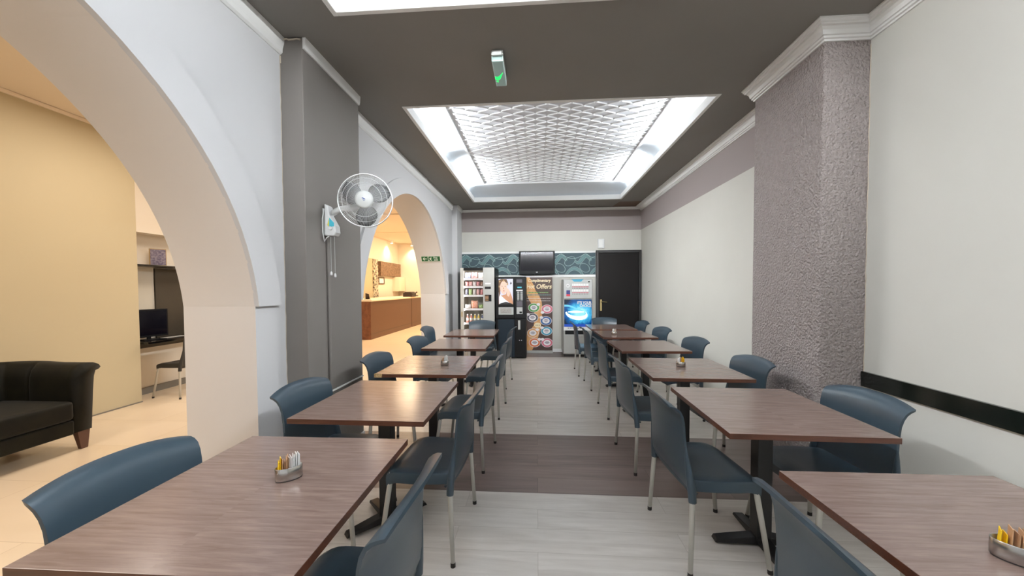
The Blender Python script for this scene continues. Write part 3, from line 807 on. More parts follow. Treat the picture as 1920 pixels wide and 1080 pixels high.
holder(1.138, 0.915, math.radians(-34), 0.115, 0.06, 0.044, 'oval brushed steel sachet holder at the right frame edge on the nearest right table')
fill(1.138, 0.915, math.radians(-34), 0.094, [('y', .052), ('y', .044), ('b', .058), ('b', .05), ('b', .056), ('b', .055), ('b', .054), ('w', .05), ('w', .054), ('w', .056), ('w', .05), ('w', .055)], 'the oval holder, nearest right table')

# ================================================================== WALL FAN
fan = thing('wall_fan', (PX, 2.69, 1.80), 'white oscillating fan with wire cage mounted on the grey pilaster', 'fan')
def fl_(p): return (p[0]-PX, p[1]-2.69, p[2]-1.80)
g = G()
g.poly([(0, -0.045, 0.0), (0, 0.045, 0.0), (0, 0.04, 0.20), (0, -0.04, 0.20)], (0.012, 0, 0))
g.build('wall_plate', 'plastic_grey', fan, bevel=0.003)
g = G(); vs = []
prof = [(0.012, -0.002), (0.085, -0.005), (0.10, 0.02), (0.095, 0.07), (0.05, 0.15), (0.04, 0.22), (0.012, 0.235)]
g.poly([(a, -0.036, b) for a, b in prof], (0, 0.072, 0))
g.build('body', 'plastic_white', fan, bevel=0.008, bseg=3)
# label stickers and knob on the face seen from the room
G().poly([(0.05, -0.0375, 0.06), (0.088, -0.0375, 0.065), (0.088, -0.0375, 0.09), (0.052, -0.0375, 0.13)], (0, -0.001, 0)).build('label', 'teal_ink', fan)
G().poly([(0.035, -0.0375, 0.075), (0.05, -0.0375, 0.06), (0.052, -0.0375, 0.13)], (0, -0.001, 0)).build('label', 'yellow_ink', fan)
G().lathe((0.062, -0.038, 0.05), [(0.014, 0), (0.014, -0.012), (0.010, -0.015)], 16, ax='y').build('knob', 'plastic_white', fan)
HC = Vector((0.368, -0.11, 0.232)); FN = Vector((0.22, -0.97, -0.03)).normalized()
FX = Vector((0, 0, 1)).cross(FN).normalized(); FY = FN.cross(FX)
g = G().tube([(0.06, 0, 0.17), (0.12, 0.0, 0.20), (0.22, 0.02, 0.212), HC-FN*0.12], [0.022, 0.024, 0.024, 0.03], 12); g.build('neck', 'plastic_white', fan, smooth=True)
def disc(g, c, r, n, mi=0):
    pass
def fp(r, a, d): return HC+FX*(r*math.cos(a))+FY*(r*math.sin(a))+FN*d
g = G(); rings = []
for r, d in ((0.0, -0.15), (0.05, -0.148), (0.065, -0.12), (0.062, -0.06), (0.04, -0.05)):
    rings.append([fp(r, 2*PI*k/20, d) for k in range(21)])
g.grid(rings); g.build('motor_housing', 'plastic_white', fan, smooth=True)
R_ = 0.188
g = G(); NW = 104
for k in range(NW):
    a = 2*PI*k/NW; sw = 0.25
    pts = [fp(0.045+(R_-0.045)*t, a+sw*(1-t), 0.045-0.038*(t**2.6)) for t in (0, .2, .4, .6, .8, .93, 1.0)]
    g.tube(pts, 0.0008, 4, cap=False)
    pts = [fp(0.06+(R_-0.06)*t, a-sw*(1-t), -0.065+0.06*(t**3)) for t in (0, .25, .5, .75, .92, 1.0)]
    g.tube(pts, 0.0008, 4, cap=False)
for r, d in ((R_, 0.007), (R_, -0.005)): g.tube([fp(r, 2*PI*k/64, d) for k in range(64)], 0.0038, 6, closed=True)
for r, d in ((0.12, 0.036), (0.155, 0.026), (0.13, -0.050)): g.tube([fp(r, 2*PI*k/48, d) for k in range(48)], 0.0016, 4, closed=True)
g.build('grille', 'fan_wire', fan, smooth=True)
hb = G(); rings = []
for r, d in ((0.0, 0.054), (0.05, 0.053), (0.062, 0.048), (0.063, 0.040), (0.0, 0.038)):
    rings.append([fp(r, 2*PI*k/28, d) for k in range(29)])
hub = hb.grid(rings).build('hub_cap', 'plastic_grey', fan, smooth=True)
g = G()
g.add([fp(0.022, math.radians(a), 0.0555) for a in (150, 110, 60, 10, -30, -60, -20, 30)], [tuple(range(8))]); g.add([fp(0.02, math.radians(a), 0.056) for a in (200, 230, 262, 300)], [(0, 1, 2, 3)])
lg = G()
lg.poly([tuple(HC+FX*a+FY*b+FN*0.0535) for a, b in ((-0.016, 0.008), (-0.006, 0.012), (0.006, 0.006), (0.012, -0.002), (0.004, -0.002), (-0.006, 0.003))], tuple(FN*0.001))
lg.poly([tuple(HC+FX*a+FY*b+FN*0.0535) for a, b in ((-0.010, -0.002), (0.002, -0.005), (0.010, -0.012), (-0.002, -0.010))], tuple(FN*0.001))
lg.build('logo', 'blue_ink', hub)
for k in range(3):
    a0 = math.radians(22+120*k); rows = []
    for i in range(9):
        t = i/8; r = 0.03+0.150*t; wd = 1.22*math.sin(PI*min(1, 0.22+0.70*t))**0.8*(1.15-0.25*t)
        rows.append([fp(r, a0+wd*(s-0.35)*1.15, -0.01+0.022*(0.5-s)) for s in [j/8 for j in range(9)]])
    G().grid(rows).build('blade', 'fan_blade', fan, smooth=True, solid=0.002)
for dx, z in ((0.045, -0.30), (0.075, -0.315)):
    c = G().tube([(dx, -0.01, 0), (dx, -0.012, z+0.02)], 0.0018, 6).build('pull_cord', 'plastic_grey', fan)
    G().lathe((dx, -0.012, z), [(0.004, 0.03), (0.008, 0.02), (0.009, 0.006), (0.006, 0)], 12).build('cord_bead', 'plastic_white', c, smooth=True)
G().tube([(0.02, -0.05, 0.19), (0.012, -0.06, 0.12), (0.012, -0.06, 0.02), (0.02, -0.052, -0.05), (0.03, -0.04, -0.02), (0.045, -0.02, 0.0)], 0.004, 8).build('cable', 'plastic_white', fan, smooth=True)
cd = G().tube([(PX+0.012, 2.70, 1.79), (PX+0.012, 2.70, 0.62)], 0.011, 10)
tag(cd.build('conduit', 'pilaster_grey'), 'grey cable conduit running down the pilaster below the wall fan', 'conduit')
tag(G().box(PX, PX+0.012, 2.72, 3.235, 0.597, 0.609).build('cable_trunking', 'white_trim', bevel=0.002), 'white horizontal trunking low on the grey pilaster', 'trunking')
G2 = G(); G2.box(PX, PX+0.012, PY0, PY1, 0, 0.09); G2.box(XL, XL+0.012, PY1, a2, 0, 0.09)
struct(G2.build('baseboard_left', 'white_trim', bevel=0.002))

# ================================================================== EMERGENCY LIGHT, SIGNS
e = thing('emergency_light', (-0.285, 2.865, ZC), 'emergency light box with green glow on the dark ceiling', 'lamp')
G().box(-0.044, 0.044, -0.175, 0.175, -0.03, 0).box(-0.036, 0.036, -0.195, -0.175, -0.045, -0.01).build('housing', 'plastic_grey', e, bevel=0.004)
df = G().box(-0.040, 0.040, -0.168, 0.168, -0.075, -0.03).build('diffuser', 'diffuser', e, bevel=0.008, bseg=3)
g = G()
for k in range(16):
    y = -0.162+k*0.021
    for s in (-1, 1): g.box(0.0395*s-0.002, 0.0395*s+0.002, y, y+0.012, -0.070, -0.036)
for k in range(4):
    g.box(-0.04+k*0.021, -0.028+k*0.021, 0.166, 0.1695, -0.07, -0.04); 
g.build('prism_edge', 'diffuser_edge', df)
g = G().poly([(-0.038, 0.02, -0.0755), (-0.038, 0.06, -0.0755), (-0.02, 0.075, -0.0755), (0.0, 0.06, -0.0755), (0.03, -0.03, -0.0755), (-0.005, 0.02, -0.0755), (-0.02, 0.03, -0.0755)], (0, 0, -0.001))
g.poly([(-0.035, 0.085, -0.0755), (-0.015, 0.085, -0.0755), (-0.02, 0.105, -0.0755)], (0, 0, -0.001))
g.build('green_mark', 'green_glow', df)

jx0, jx1, jy = -2.19, -1.845, b2
sg = thing('exit_sign', (-1.955, 6.675, 1.895), 'green and white Fire exit sign with left arrow in the far arch', 'sign'); sg.rotation_euler = (math.radians(24), 0, 0)
G().box(-0.18, 0.18, -0.005, 0, 0.0, 0.105).build('panel', 'sign_white', sg)
G().box(-0.173, 0.173, -0.0065, -0.004, 0.006, 0.099).build('green_field', 'sign_green', sg)
g = G(); yy = -0.0068
def pl(pts, m_=0): g.poly([(a, yy, b) for a, b in pts], (0, -0.001, 0), m_)
pl([(-0.150, 0.052), (-0.122, 0.080), (-0.108, 0.080), (-0.127, 0.059), (-0.075, 0.059), (-0.075, 0.046), (-0.127, 0.046), (-0.108, 0.025), (-0.122, 0.025)])
g.build('arrow', 'sign_white', sg)
g = G()
pl([(-0.055, 0.012), (-0.03, 0.012), (-0.03, 0.02), (-0.046, 0.02), (-0.046, 0.085), (-0.03, 0.085), (-0.03, 0.093), (-0.055, 0.093)])
pl([(0.012, 0.074), (0.018, 0.080), (0.012, 0.088), (0.004, 0.084), (0.004, 0.076)])
pl([(-0.02, 0.068), (0.006, 0.072), (0.018, 0.058), (0.012, 0.053), (0.004, 0.060), (0.0, 0.045), (0.014, 0.032), (0.010, 0.014), (0.003, 0.014), (0.004, 0.030), (-0.010, 0.036), (-0.022, 0.022), (-0.034, 0.022), (-0.034, 0.029), (-0.024, 0.029), (-0.014, 0.044), (-0.010, 0.060), (-0.018, 0.060), (-0.026, 0.050), (-0.031, 0.054)])
g.build('running_figure', 'sign_white', sg)
text('lettering', 'Fire', 0.048, (0.052, -0.0072, 0.057), 'sign_white', sg, offset=0.001)
text('lettering', 'exit', 0.048, (0.058, -0.0072, 0.018), 'sign_white', sg, offset=0.001)

# small white sensor above the door
sn = thing('door_sensor', (1.365, YB, 2.235), 'small white box on the wall above the dark door', 'sensor')
G().box(-0.07, 0.07, -0.045, 0, 0, 0.20).build('housing', 'plastic_white', sn, bevel=0.01, bseg=3)
G().box(-0.05, 0.03, -0.047, -0.044, 0.02, 0.18).build('lens', 'white_trim', sn, bevel=0.002)

# ================================================================== TEAL WAVE PANEL
pn = thing("decorative_panel", (0, YB-0.003, 0), 'dark teal wall panel with dotted wave and leaf pattern behind the television', 'panel')
X0, X1, Z0, Z1 = -1.65, 1.25, 1.677, 2.143
G().box(X0, X1, -0.012, 0, Z0, Z1).build('board', 'teal_dark', pn)
def ribbon(pts, w_, m_, g):
    for (a, b), (c, d) in zip(pts[:-1], pts[1:]):
        pass
leaf = G(); dots = G(); H = Z1-Z0; Pd = 0.66
def inside(x, z): return X0+0.006 < x < X1-0.006 and Z0+0.006 < z < Z1-0.006
def dotline(f, n, step=0.018, s=0.0072):
    last = None
    for i in range(n*8+1):
        x, z = f(i/(n*8))
        if last and math.hypot(x-last[0], z-last[1]) < step: continue
        last = (x, z)
        if inside(x, z):
            dots.poly([(x-s, -0.0135, z), (x, -0.0135, z-s), (x+s, -0.0135, z), (x, -0.0135, z+s)], (0, -0.001, 0))
Pd = 0.52
def leafshape(f, n=22):
    """f(t) -> x, z, half thickness; a flat raised leaf and a dotted edge each side"""
    lo = []; hi = []
    for i in range(n+1):
        t = i/n; x, z, h = f(t); x2, z2, _ = f(t+0.01); d = math.hypot(x2-x, z2-z); nx_, nz_ = -(z2-z)/d, (x2-x)/d
        lo.append((x-nx_*h, z-nz_*h)); hi.append((x+nx_*h, z+nz_*h))
    g = G()
    for i in range(n):
        q = [(min(max(a, X0), X1), min(max(b, Z0), Z1)) for a, b in (lo[i], lo[i+1], hi[i+1], hi[i])]
        g.quad(*[(a, -0.0128, b) for a, b in q])
    if any(X0 < a < X1 for a, b in lo): g.build('leaf', 'teal_leaf', pn)
    for sgn in (-1, 1):
        def e(t):
            x, z, h = f(t); x2, z2, _ = f(t+0.01); d = math.hypot(x2-x, z2-z)
            return (x-(z2-z)/d*(h+0.012)*sgn, z+(x2-x)/d*(h+0.012)*sgn)
        dotline(e, 30)
for k in range(-4, 3):
    bx = k*Pd+0.10
    leafshape(lambda t: (bx+0.36*t, Z0-0.01+0.145*abs(math.sin(PI*t))**0.8, 0.021*math.sin(PI*t)+0.002))
    leafshape(lambda t: (bx+0.20+0.34*t, Z0+0.33+0.075*math.sin(2*PI*(t-0.42)), 0.027*math.sin(PI*t)+0.002))
    dotline(lambda t: (bx+0.085+0.105*math.cos(2*PI*t)+0.04*math.sin(2*PI*t), Z0+0.29+0.10*math.sin(2*PI*t)), 30)
    dotline(lambda t: (bx+0.40+0.10*math.cos(2*PI*t)-0.03*math.sin(2*PI*t), Z0+0.145+0.095*math.sin(2*PI*t)), 30)
    dotline(lambda t: (bx-0.1+0.5*t, Z1-0.02-0.10*math.sin(PI*t)), 30)
dots.build('dotted_line', 'teal_dot', pn)['kind'] = 'stuff'

# ================================================================== TELEVISION
tv = thing('television', (-0.005, 7.80, 1.685), 'flat black television mounted over the teal panel', 'television')
G().box(-0.378, 0.378, 0, 0.07, 0, 0.492).build('frame', 'tv_bezel', tv, bevel=0.008, bseg=3)
G().box(-0.345, 0.345, -0.002, 0.004, 0.075, 0.465).build('screen', 'screen_dark', tv)
G().box(-0.12, 0.12, 0.07, 0.178, 0.12, 0.36).build('wall_bracket', 'black_metal', tv)
G().box(-0.02, 0.02, -0.002, 0.0, 0.035, 0.05).build('logo', 'plastic_grey', tv)

# ================================================================== SNACK MACHINE
FY_ = 7.15
sx0, sx1, zt = -1.515, -0.838, 1.80
sm = thing('snack_machine', ((sx0+sx1)/2, 7.5, 0), 'tall silver snack vending machine with lit shelves of bags and bottles', 'vending machine')
ox, oy = (sx0+sx1)/2, 7.5
def B(g, x0, x1, y0, y1, z0, z1, mi=0): return g.box(x0-ox, x1-ox, y0-oy, y1-oy, z0, z1, mi)
wx0, wx1 = -1.448, -1.062     # window
g = G()
B(g, sx0, sx1, 7.92, 7.95, 0.05, zt, 0); B(g, sx0, sx0+0.02, FY_+0.03, 7.92, 0.05, zt, 0); B(g, sx1-0.02, sx1, FY_+0.03, 7.92, 0.05, zt, 0)
B(g, sx0, sx1, FY_+0.03, 7.92, zt-0.02, zt, 0); B(g, sx0, sx1, FY_+0.03, 7.92, 0.03, 0.10, 0)
g.build('cabinet', ['machine_black'], sm, bevel=0.004)
g = G()
B(g, sx0, wx0, FY_, FY_+0.03, 0.05, zt, 0); B(g, wx1, sx1, FY_, FY_+0.03, 0.05, zt, 1); B(g, wx0, wx1, FY_, FY_+0.03, 0.05, 0.42, 1); B(g, wx0, wx1, FY_, FY_+0.03, zt-0.055, zt, 2)
dr = g.build('door', ['machine_cream', 'machine_silver', 'machine_black'], sm, bevel=0.004)
B(G(), wx1+0.04, wx1+0.15, FY_-0.003, FY_, 1.47, 1.50).build('coin_plate', 'plastic_white', dr)
B(G(), wx1+0.035, wx1+0.155, FY_-0.01, FY_, 1.38, 1.425).build('note_slot', 'machine_black', dr, bevel=0.003)
B(G(), wx1+0.035, wx1+0.165, FY_-0.008, FY_, 1.135, 1.265).build('keypad', 'machine_black', dr, bevel=0.003)
g = G()
for i in range(3):
    for j in range(4): B(g, wx1+0.047+i*0.022, wx1+0.062+i*0.022, FY_-0.011, FY_-0.008, 1.15+j*0.026, 1.168+j*0.026)
g.build('key', 'paper_brown', dr)['kind'] = 'stuff'
B(G(), sx0+0.02, sx0+0.04, FY_-0.006, FY_, 0.83, 0.93).build('lock', 'brass', dr)
B(G(), wx0, wx1, FY_+0.012, FY_+0.016, 0.42, zt-0.055).build('glass', 'pane_glass', dr)
g = G(); B(g, wx0-0.03, wx0-0.02, FY_+0.04, 7.8, 0.1, zt-0.03); B(g, wx1+0.02, wx1+0.03, FY_+0.04, 7.8, 0.1, zt-0.03); B(g, wx0-0.03, wx1+0.03, 7.75, 7.76, 0.1, zt-0.03)
g.build('inner_lining', 'machine_inside', sm)
levels = [1.585, 1.43, 1.255, 0.985, 0.705, 0.56]
for z in levels:
    s_ = B(G(), wx0-0.02, wx1+0.02, FY_+0.06, 7.72, z-0.012, z).build('shelf', 'machine_inside', sm)
    B(G(), wx0-0.02, wx1+0.02, FY_+0.05, FY_+0.06, z-0.03, z+0.008).build('price_strip', 'shelf_white', s_)
area('snack_machine_lamp', (-1.25, FY_+0.06, zt-0.035), (-1.25, FY_+0.35, 0.9), 0.36, 0.03, 3.0, (1, 0.97, 0.92))
area('snack_machine_lamp', (wx0-0.005, FY_+0.05, 1.15), (wx0+0.3, FY_+0.35, 1.15), 0.02, 1.1, 2.0, (1, 0.97, 0.92))
def bag(x, z, w_, h_, m_, lab, grp, y=7.26):
    g = G(); n = 6; A = []; Bk = []
    for i in range(n+1):
        v = i/n; ra = []; rb = []
        for j in range(n+1):
            u = j/n; b = 0.035*(math.sin(PI*u)*math.sin(PI*v))**0.6 if 0 < u < 1 and 0 < v < 1 else 0
            wz = 0.004*math.sin(9*u) if i == n else 0
            ra.append(((u-0.5)*w_, -b, v*h_+wz)); rb.append(((u-0.5)*w_, b, v*h_+wz))
        A.append(ra); Bk.append(rb)
    g.grid(A).grid(Bk, flip=True)
    o = g.build('snack_bag', m_, smooth=True, weld=True); o.location = (x, y, z+0.001); o.rotation_euler = (random.uniform(-0.06, 0.02), 0, random.uniform(-0.15, 0.15))
    tag(o, lab, 'snack', grp)
R1 = [(-1.385, .115, .12, 'bag_blue', 'blue'), (-1.255, .125, .125, 'bag_red', 'red'), (-1.12, .10, .115, 'bag_white', 'white')]
for x, w_, h_, m_, c in R1: bag(x, levels[0], w_, h_, m_, 'large %s crisp bag on the top shelf of the snack machine' % c, 'snack bags in the snack machine')
for k, (m_, c) in enumerate((('bag_red', 'red, leftmost'), ('bag_pink', 'pink'), ('bag_white', 'white'), ('bag_red', 'red, right of the middle'), ('bag_brown', 'brown'))):
    bag(-1.40+k*0.074, levels[1], 0.066, 0.10, m_, 'small snack bag on the second shelf of the snack machine, %s' % c, 'snack bags in the snack machine')
for k, (m_, c) in enumerate((('bag_navy', 'navy'), ('bag_green', 'green'), ('bag_white', 'white'), ('bag_pink', 'pink'), ('bag_red', 'red'))):
    bag(-1.405+k*0.075, levels[2], 0.062, 0.125, m_, 'upright %s snack bag on the third shelf of the snack machine' % c, 'snack bags in the snack machine')
bag(-1.385, levels[3], 0.12, 0.085, 'bag_white', 'low white snack bag left on the fourth shelf of the snack machine', 'snack bags in the snack machine')
bag(-1.25, levels[3], 0.135, 0.16, 'bag_orange', 'large orange snack bag in the middle of the fourth shelf', 'snack bags in the snack machine')
bag(-1.125, levels[3], 0.09, 0.085, 'bag_green', 'low pale snack bag right on the fourth shelf of the snack machine', 'snack bags in the snack machine')
def bottle(x, z, m_, lab):
    t = thing('drink_bottle', (x, 7.27, z+0.001), lab, 'bottle', group='bottles on the fifth shelf of the snack machine'); t.rotation_euler = (0, 0.0, 0)
    G().lathe((0, 0, 0), [(0.026, 0), (0.029, 0.006), (0.029, 0.075), (0.022, 0.10), (0.012, 0.135), (0.012, 0.15)], 16).build('body', m_, t, smooth=True)
    G().lathe((0, 0, 0.045), [(0.0298, 0), (0.0298, 0.045), (0.029, 0.046)], 16).build('label', 'bottle_clear', t, smooth=True)
    G().lathe((0, 0, 0.15), [(0.014, 0), (0.014, 0.02), (0.010, 0.022)], 12).build('cap', 'plastic_white', t)
for k, (m_, c) in enumerate((('drink_pink', 'pink drink bottle at the left end'), ('drink_pink', 'pink drink bottle second from left'), ('drink_yellow', 'yellow drink bottle in the middle'), ('drink_yellow', 'yellow drink bottle second from right'), ('drink_blue', 'dark blue drink bottle at the right end'))):
    bottle(-1.395+k*0.074, levels[4], m_, c+' of the fifth shelf of the snack machine')

# ================================================================== COFFEE MACHINE
cx0, cx1, cy, ct = -0.818, -0.222, 7.17, 1.618
cm = thing('coffee_machine', ((cx0+cx1)/2, cy+0.35, 0), 'black hot drinks machine with lit advert of a curly haired person', 'vending machine')
ox, oy = (cx0+cx1)/2, cy+0.35
g = G(); B(g, cx0, cx1, cy+0.03, cy+0.60, 0.03, ct); g.build('cabinet', 'machine_black', cm, bevel=0.006)
g = G(); B(g, cx0+0.05, cx0+0.37, cy-0.01, cy+0.03, 0.03, 0.78); g.build('lower_door', 'machine_navy', cm, bevel=0.004)
g = G(); B(g, cx0+0.385, cx1, cy, cy+0.03, 0.03, 0.78); l = g.build('cash_door', 'machine_black', cm, bevel=0.004)
g = G(); B(g, cx0+0.44, cx0+0.485, cy-0.004, cy, 0.58, 0.76); g.build('coin_return', 'plastic_grey', l, bevel=0.008)
g = G(); B(g, cx0+0.46, cx0+0.475, cy-0.006, cy, 0.36, 0.375); B(g, cx0+0.50, cx0+0.515, cy-0.006, cy, 0.36, 0.375); g.build('lock', 'plastic_grey', l)
g = G(); B(g, cx0+0.02, cx1, cy+0.12, cy+0.58, 0.0, 0.03); g.build('plinth', 'rubber', cm)
g = G(); B(g, cx0, cx0+0.37, cy-0.02, cy+0.03, 0.80, ct-0.01); g.build('upper_door', 'machine_black', cm, bevel=0.008, bseg=3)
# advert picture
px0, px1, pz0, pz1 = cx0+0.065, cx0+0.345, 1.075, 1.575
pt = G(); B(pt, px0, px1, cy-0.026, cy-0.02, pz0, pz1); po = pt.build('advert', 'poster_lilac', cm)
pw, ph = px1-px0, pz1-pz0
def art(pts, m_, lay, nm, n=None):
    g = G(); g.poly([(px0+a*pw-ox, cy-0.0265-lay*0.0006-oy, pz0+b*ph) for a, b in pts], (0, -0.0005, 0)); g.build(nm, m_, po)
def ell(cx_, cy_, rx, ry, n=20, a0=0): return [(min(1, max(0, cx_+rx*math.cos(2*PI*i/n+a0))), min(1, max(0, cy_+ry*math.sin(2*PI*i/n+a0)))) for i in range(n)]
art([(0, 0), (1, 0), (1, 0.10), (0.93, 0.30), (0.78, 0.52), (0.62, 0.62), (0.5, 0.4), (0.2, 0.35), (0.02, 0.4)], 'skin_shade_print', 0, 'printed_arm')
art([(0.03, 0.30), (0.0, 0.55), (0.0, 0.95), (0.2, 1.0), (0.55, 0.99), (0.64, 0.88), (0.66, 0.72), (0.55, 0.85), (0.2, 0.8), (0.12, 0.55), (0.12, 0.42)], 'hair_print', 1, 'printed_hair')
art(ell(0.35, 0.66, 0.25, 0.26), 'skin_print', 2, 'printed_face')
for k, (a, b) in enumerate(((0.08, 0.9), (0.2, 0.95), (0.35, 0.93), (0.5, 0.9), (0.04, 0.7), (0.05, 0.5), (0.62, 0.8))):
    art(ell(a, b, 0.06, 0.04, 10), 'hair_light_print' if k % 2 == 0 else 'hair_print', 3, 'printed_curl')
art(ell(0.24, 0.71, 0.035, 0.012, 10), 'black_print', 4, 'printed_eye'); art(ell(0.46, 0.71, 0.035, 0.012, 10), 'black_print', 4, 'printed_eye')
art([(0.33, 0.70), (0.39, 0.60), (0.30, 0.60)], 'skin_shade_print', 4, 'printed_nose')
art(ell(0.36, 0.53, 0.06, 0.018, 10), 'lip_print', 4, 'printed_mouth')
art([(0.03, 0.0), (0.03, 0.28), (0.10, 0.38), (0.45, 0.2), (0.72, 0.08), (0.78, 0)], 'top_print', 5, 'printed_top')
art([(0.55, 0.42), (0.60, 0.60), (0.66, 0.64), (0.70, 0.56), (0.76, 0.58), (0.80, 0.42), (0.72, 0.30), (0.60, 0.34)], 'skin_print', 6, 'printed_hand')
for k in range(3): art([(0.58+0.05*k, 0.55), (0.55+0.05*k, 0.64-0.02*k), (0.585+0.05*k, 0.66-0.02*k), (0.625+0.05*k, 0.55)], 'skin_print', 7, 'printed_finger')
art([(0.80, 0.80), (0.86, 0.90), (0.92, 0.82), (0.86, 0.78)], 'black_print', 4, 'printed_emblem')
art([(0.0, 0.0), (0.15, 0.05), (0.5, 0.10), (0.85, 0.05), (1.0, 0.0)], 'black_print', 8, 'printed_border')
g = G(); B(g, px0-0.005, px1+0.01, cy-0.024, cy-0.02, 0.875, 1.02); pk = g.build('cup_hatch', 'plastic_grey', cm, bevel=0.006)
g = G(); B(g, px0+0.035, px1-0.03, cy-0.028, cy-0.024, 0.90, 1.0); g.build('hatch_window', 'steel', pk, bevel=0.003)
g = G(); B(g, cx0+0.385, cx1, cy-0.012, cy+0.03, 0.80, ct-0.01); cp = g.build('control_panel', 'machine_black', cm, bevel=0.004)
g = G(); B(g, cx0+0.415, cx0+0.525, cy-0.015, cy-0.012, 1.50, 1.565); g.build('display', 'banner_grey', cp)
g = G(); B(g, cx0+0.43, cx0+0.515, cy-0.016, cy-0.012, 1.395, 1.42); g.build('blue_light', 'teal_ink', cp)
g = G(); B(g, cx0+0.41, cx0+0.535, cy-0.016, cy-0.012, 1.335, 1.36); g.build('strip', 'plastic_white', cp)
g = G()
for i in range(2):
    for j in range(8): B(g, cx0+0.425+i*0.065, cx0+0.465+i*0.065+0.005, cy-0.016, cy-0.012, 1.155+j*0.022, 1.170+j*0.022)
g.build('selection_button', 'plastic_grey', cp)['kind'] = 'stuff'
g = G(); B(g, cx0+0.415, cx0+0.53, cy-0.014, cy-0.012, 1.03, 1.14); g.build('notice', 'banner_grey', cp)
g = G(); B(g, cx0+0.415, cx0+0.53, cy-0.015, cy-0.012, 0.885, 1.02); c_ = g.build('coin_unit', 'plastic_grey', cp)
g = G(); B(g, cx0+0.47, cx0+0.52, cy-0.017, cy-0.014, 0.90, 0.935); g.build('coin_slot', 'machine_black', c_)

# ================================================================== BANNER
bn = thing('roll_up_banner', (0.036, 7.86, 0), 'brown roll-up banner with cream lettering and rows of coloured ovals', 'banner')
bw = 0.288
G().box(-bw-0.005, bw+0.005, -0.06, 0.06, 0, 0.055).build('base_cassette', 'machine_silver', bn, bevel=0.006)
G().box(-bw, bw, -0.012, 0.0, 1.622, 1.645).build('top_rail', 'plastic_white', bn, bevel=0.003)
G().tube([(0, 0.015, 0.05), (0, 0.008, 1.63)], 0.009, 8).build('pole', 'alu', bn)
sh = G().box(-bw, bw, -0.003, 0.0, 0.055, 1.622).build('print', 'banner_brown', bn)
def bp(pts, m_, lay, nm):
    g = G(); g.poly([(a*2*bw-bw, -0.0035-lay*0.0008, 0.055+b*1.567) for a, b in pts], (0, -0.0006, 0)); return g.build(nm, m_, sh)
bp([(0.02, 1), (0.15, 1), (0.30, 0.90), (0.38, 0.82), (0.50, 0.76), (0.60, 0.67), (0.63, 0.55), (0.60, 0.42), (0.55, 0.28), (0.45, 0.16), (0.32, 0.06), (0.24, 0), (0.02, 0), (0.02, 0.2), (0.10, 0.24), (0.30, 0.34), (0.36, 0.46), (0.28, 0.60), (0.12, 0.70), (0.02, 0.8)], 'banner_tan', 0, 'printed_stream')
text('lettering', 'Complimentary', 0.093, (-0.235, -0.0052, 1.522), 'banner_cream', sh, sx=0.82, offset=0.0022, shear=0.25)
text('lettering', 'Hot', 0.125, (-0.265, -0.0052, 1.385), 'banner_cream', sh, sx=0.82, offset=0.003, shear=0.25)
text('lettering', 'Offers', 0.135, (-0.065, -0.0052, 1.38), 'banner_cream', sh, sx=0.95, offset=0.003, shear=0.25)
def dashes(z, x0, x1, m_, h_, seed):
    rnd = random.Random(seed); g = G(); x = x0
    while x < x1:
        w_ = rnd.uniform(0.012, 0.05); g.poly([(x, -0.0052, z), (min(x+w_, x1), -0.0052, z), (min(x+w_, x1), -0.0052, z+h_), (x, -0.0052, z+h_)], (0, -0.0006, 0)); x += w_+0.008
    g.build('small_print', m_, sh)
dashes(1.285, -0.24, 0.20, 'banner_green', 0.022, 1); dashes(1.285, 0.02, 0.20, 'banner_cream', 0.012, 12); dashes(1.235, -0.25, 0.255, 'teal_leaf', 0.02, 2); dashes(1.165, -0.27, 0.25, 'banner_white', 0.012, 3); dashes(1.115, -0.26, 0.25, 'banner_white', 0.009, 4)
ov = [(0.31, 0.585, 'banner_green'), (0.80, 0.565, 'banner_pink'), (0.26, 0.448, 'banner_grey'), (0.76, 0.405, 'banner_blue'), (0.45, 0.345, 'banner_tan'), (0.27, 0.238, 'banner_tan'), (0.78, 0.265, 'banner_cyan'), (0.34, 0.105, 'banner_orange'), (0.80, 0.105, 'banner_pink')]
for k, (a, b, m_) in enumerate(ov):
    if k == 4:
        bp(ell(a, b, 0.13, 0.035, 16), 'banner_cream', 1, 'printed_oval'); dashes(0.055+b*1.567-0.006, a*2*bw-bw-0.05, a*2*bw-bw+0.05, 'banner_grey', 0.01, 50)
        continue
    bp(ell(a, b, 0.215, 0.062, 24), 'banner_white', 1, 'oval_rim'); bp(ell(a, b, 0.20, 0.057, 24), m_, 1.6, 'printed_oval'); bp(ell(a, b, 0.135, 0.038, 20), 'banner_white', 2.2, 'oval_centre')
    sxn = 1 if k % 2 == 0 else -1
    bp(ell(a-0.17*sxn*(-1 if k in (0, 3, 1) else 1), b+(0.045 if k not in (1,) else -0.045), 0.07, 0.02, 10), 'banner_white', 2.4, 'printed_swirl')
    g = G(); 
    for r_ in range(3):
        zz = 0.055+b*1.567+0.018-r_*0.022; xx = a*2*bw-bw; hw_ = (0.035, 0.05, 0.03)[r_]
        g.poly([(xx-hw_, -0.0062, zz), (xx+hw_, -0.0062, zz), (xx+hw_, -0.0062, zz+0.011), (xx-hw_, -0.0062, zz+0.011)], (0, -0.0006, 0))
    g.build('small_print', 'banner_grey', sh)

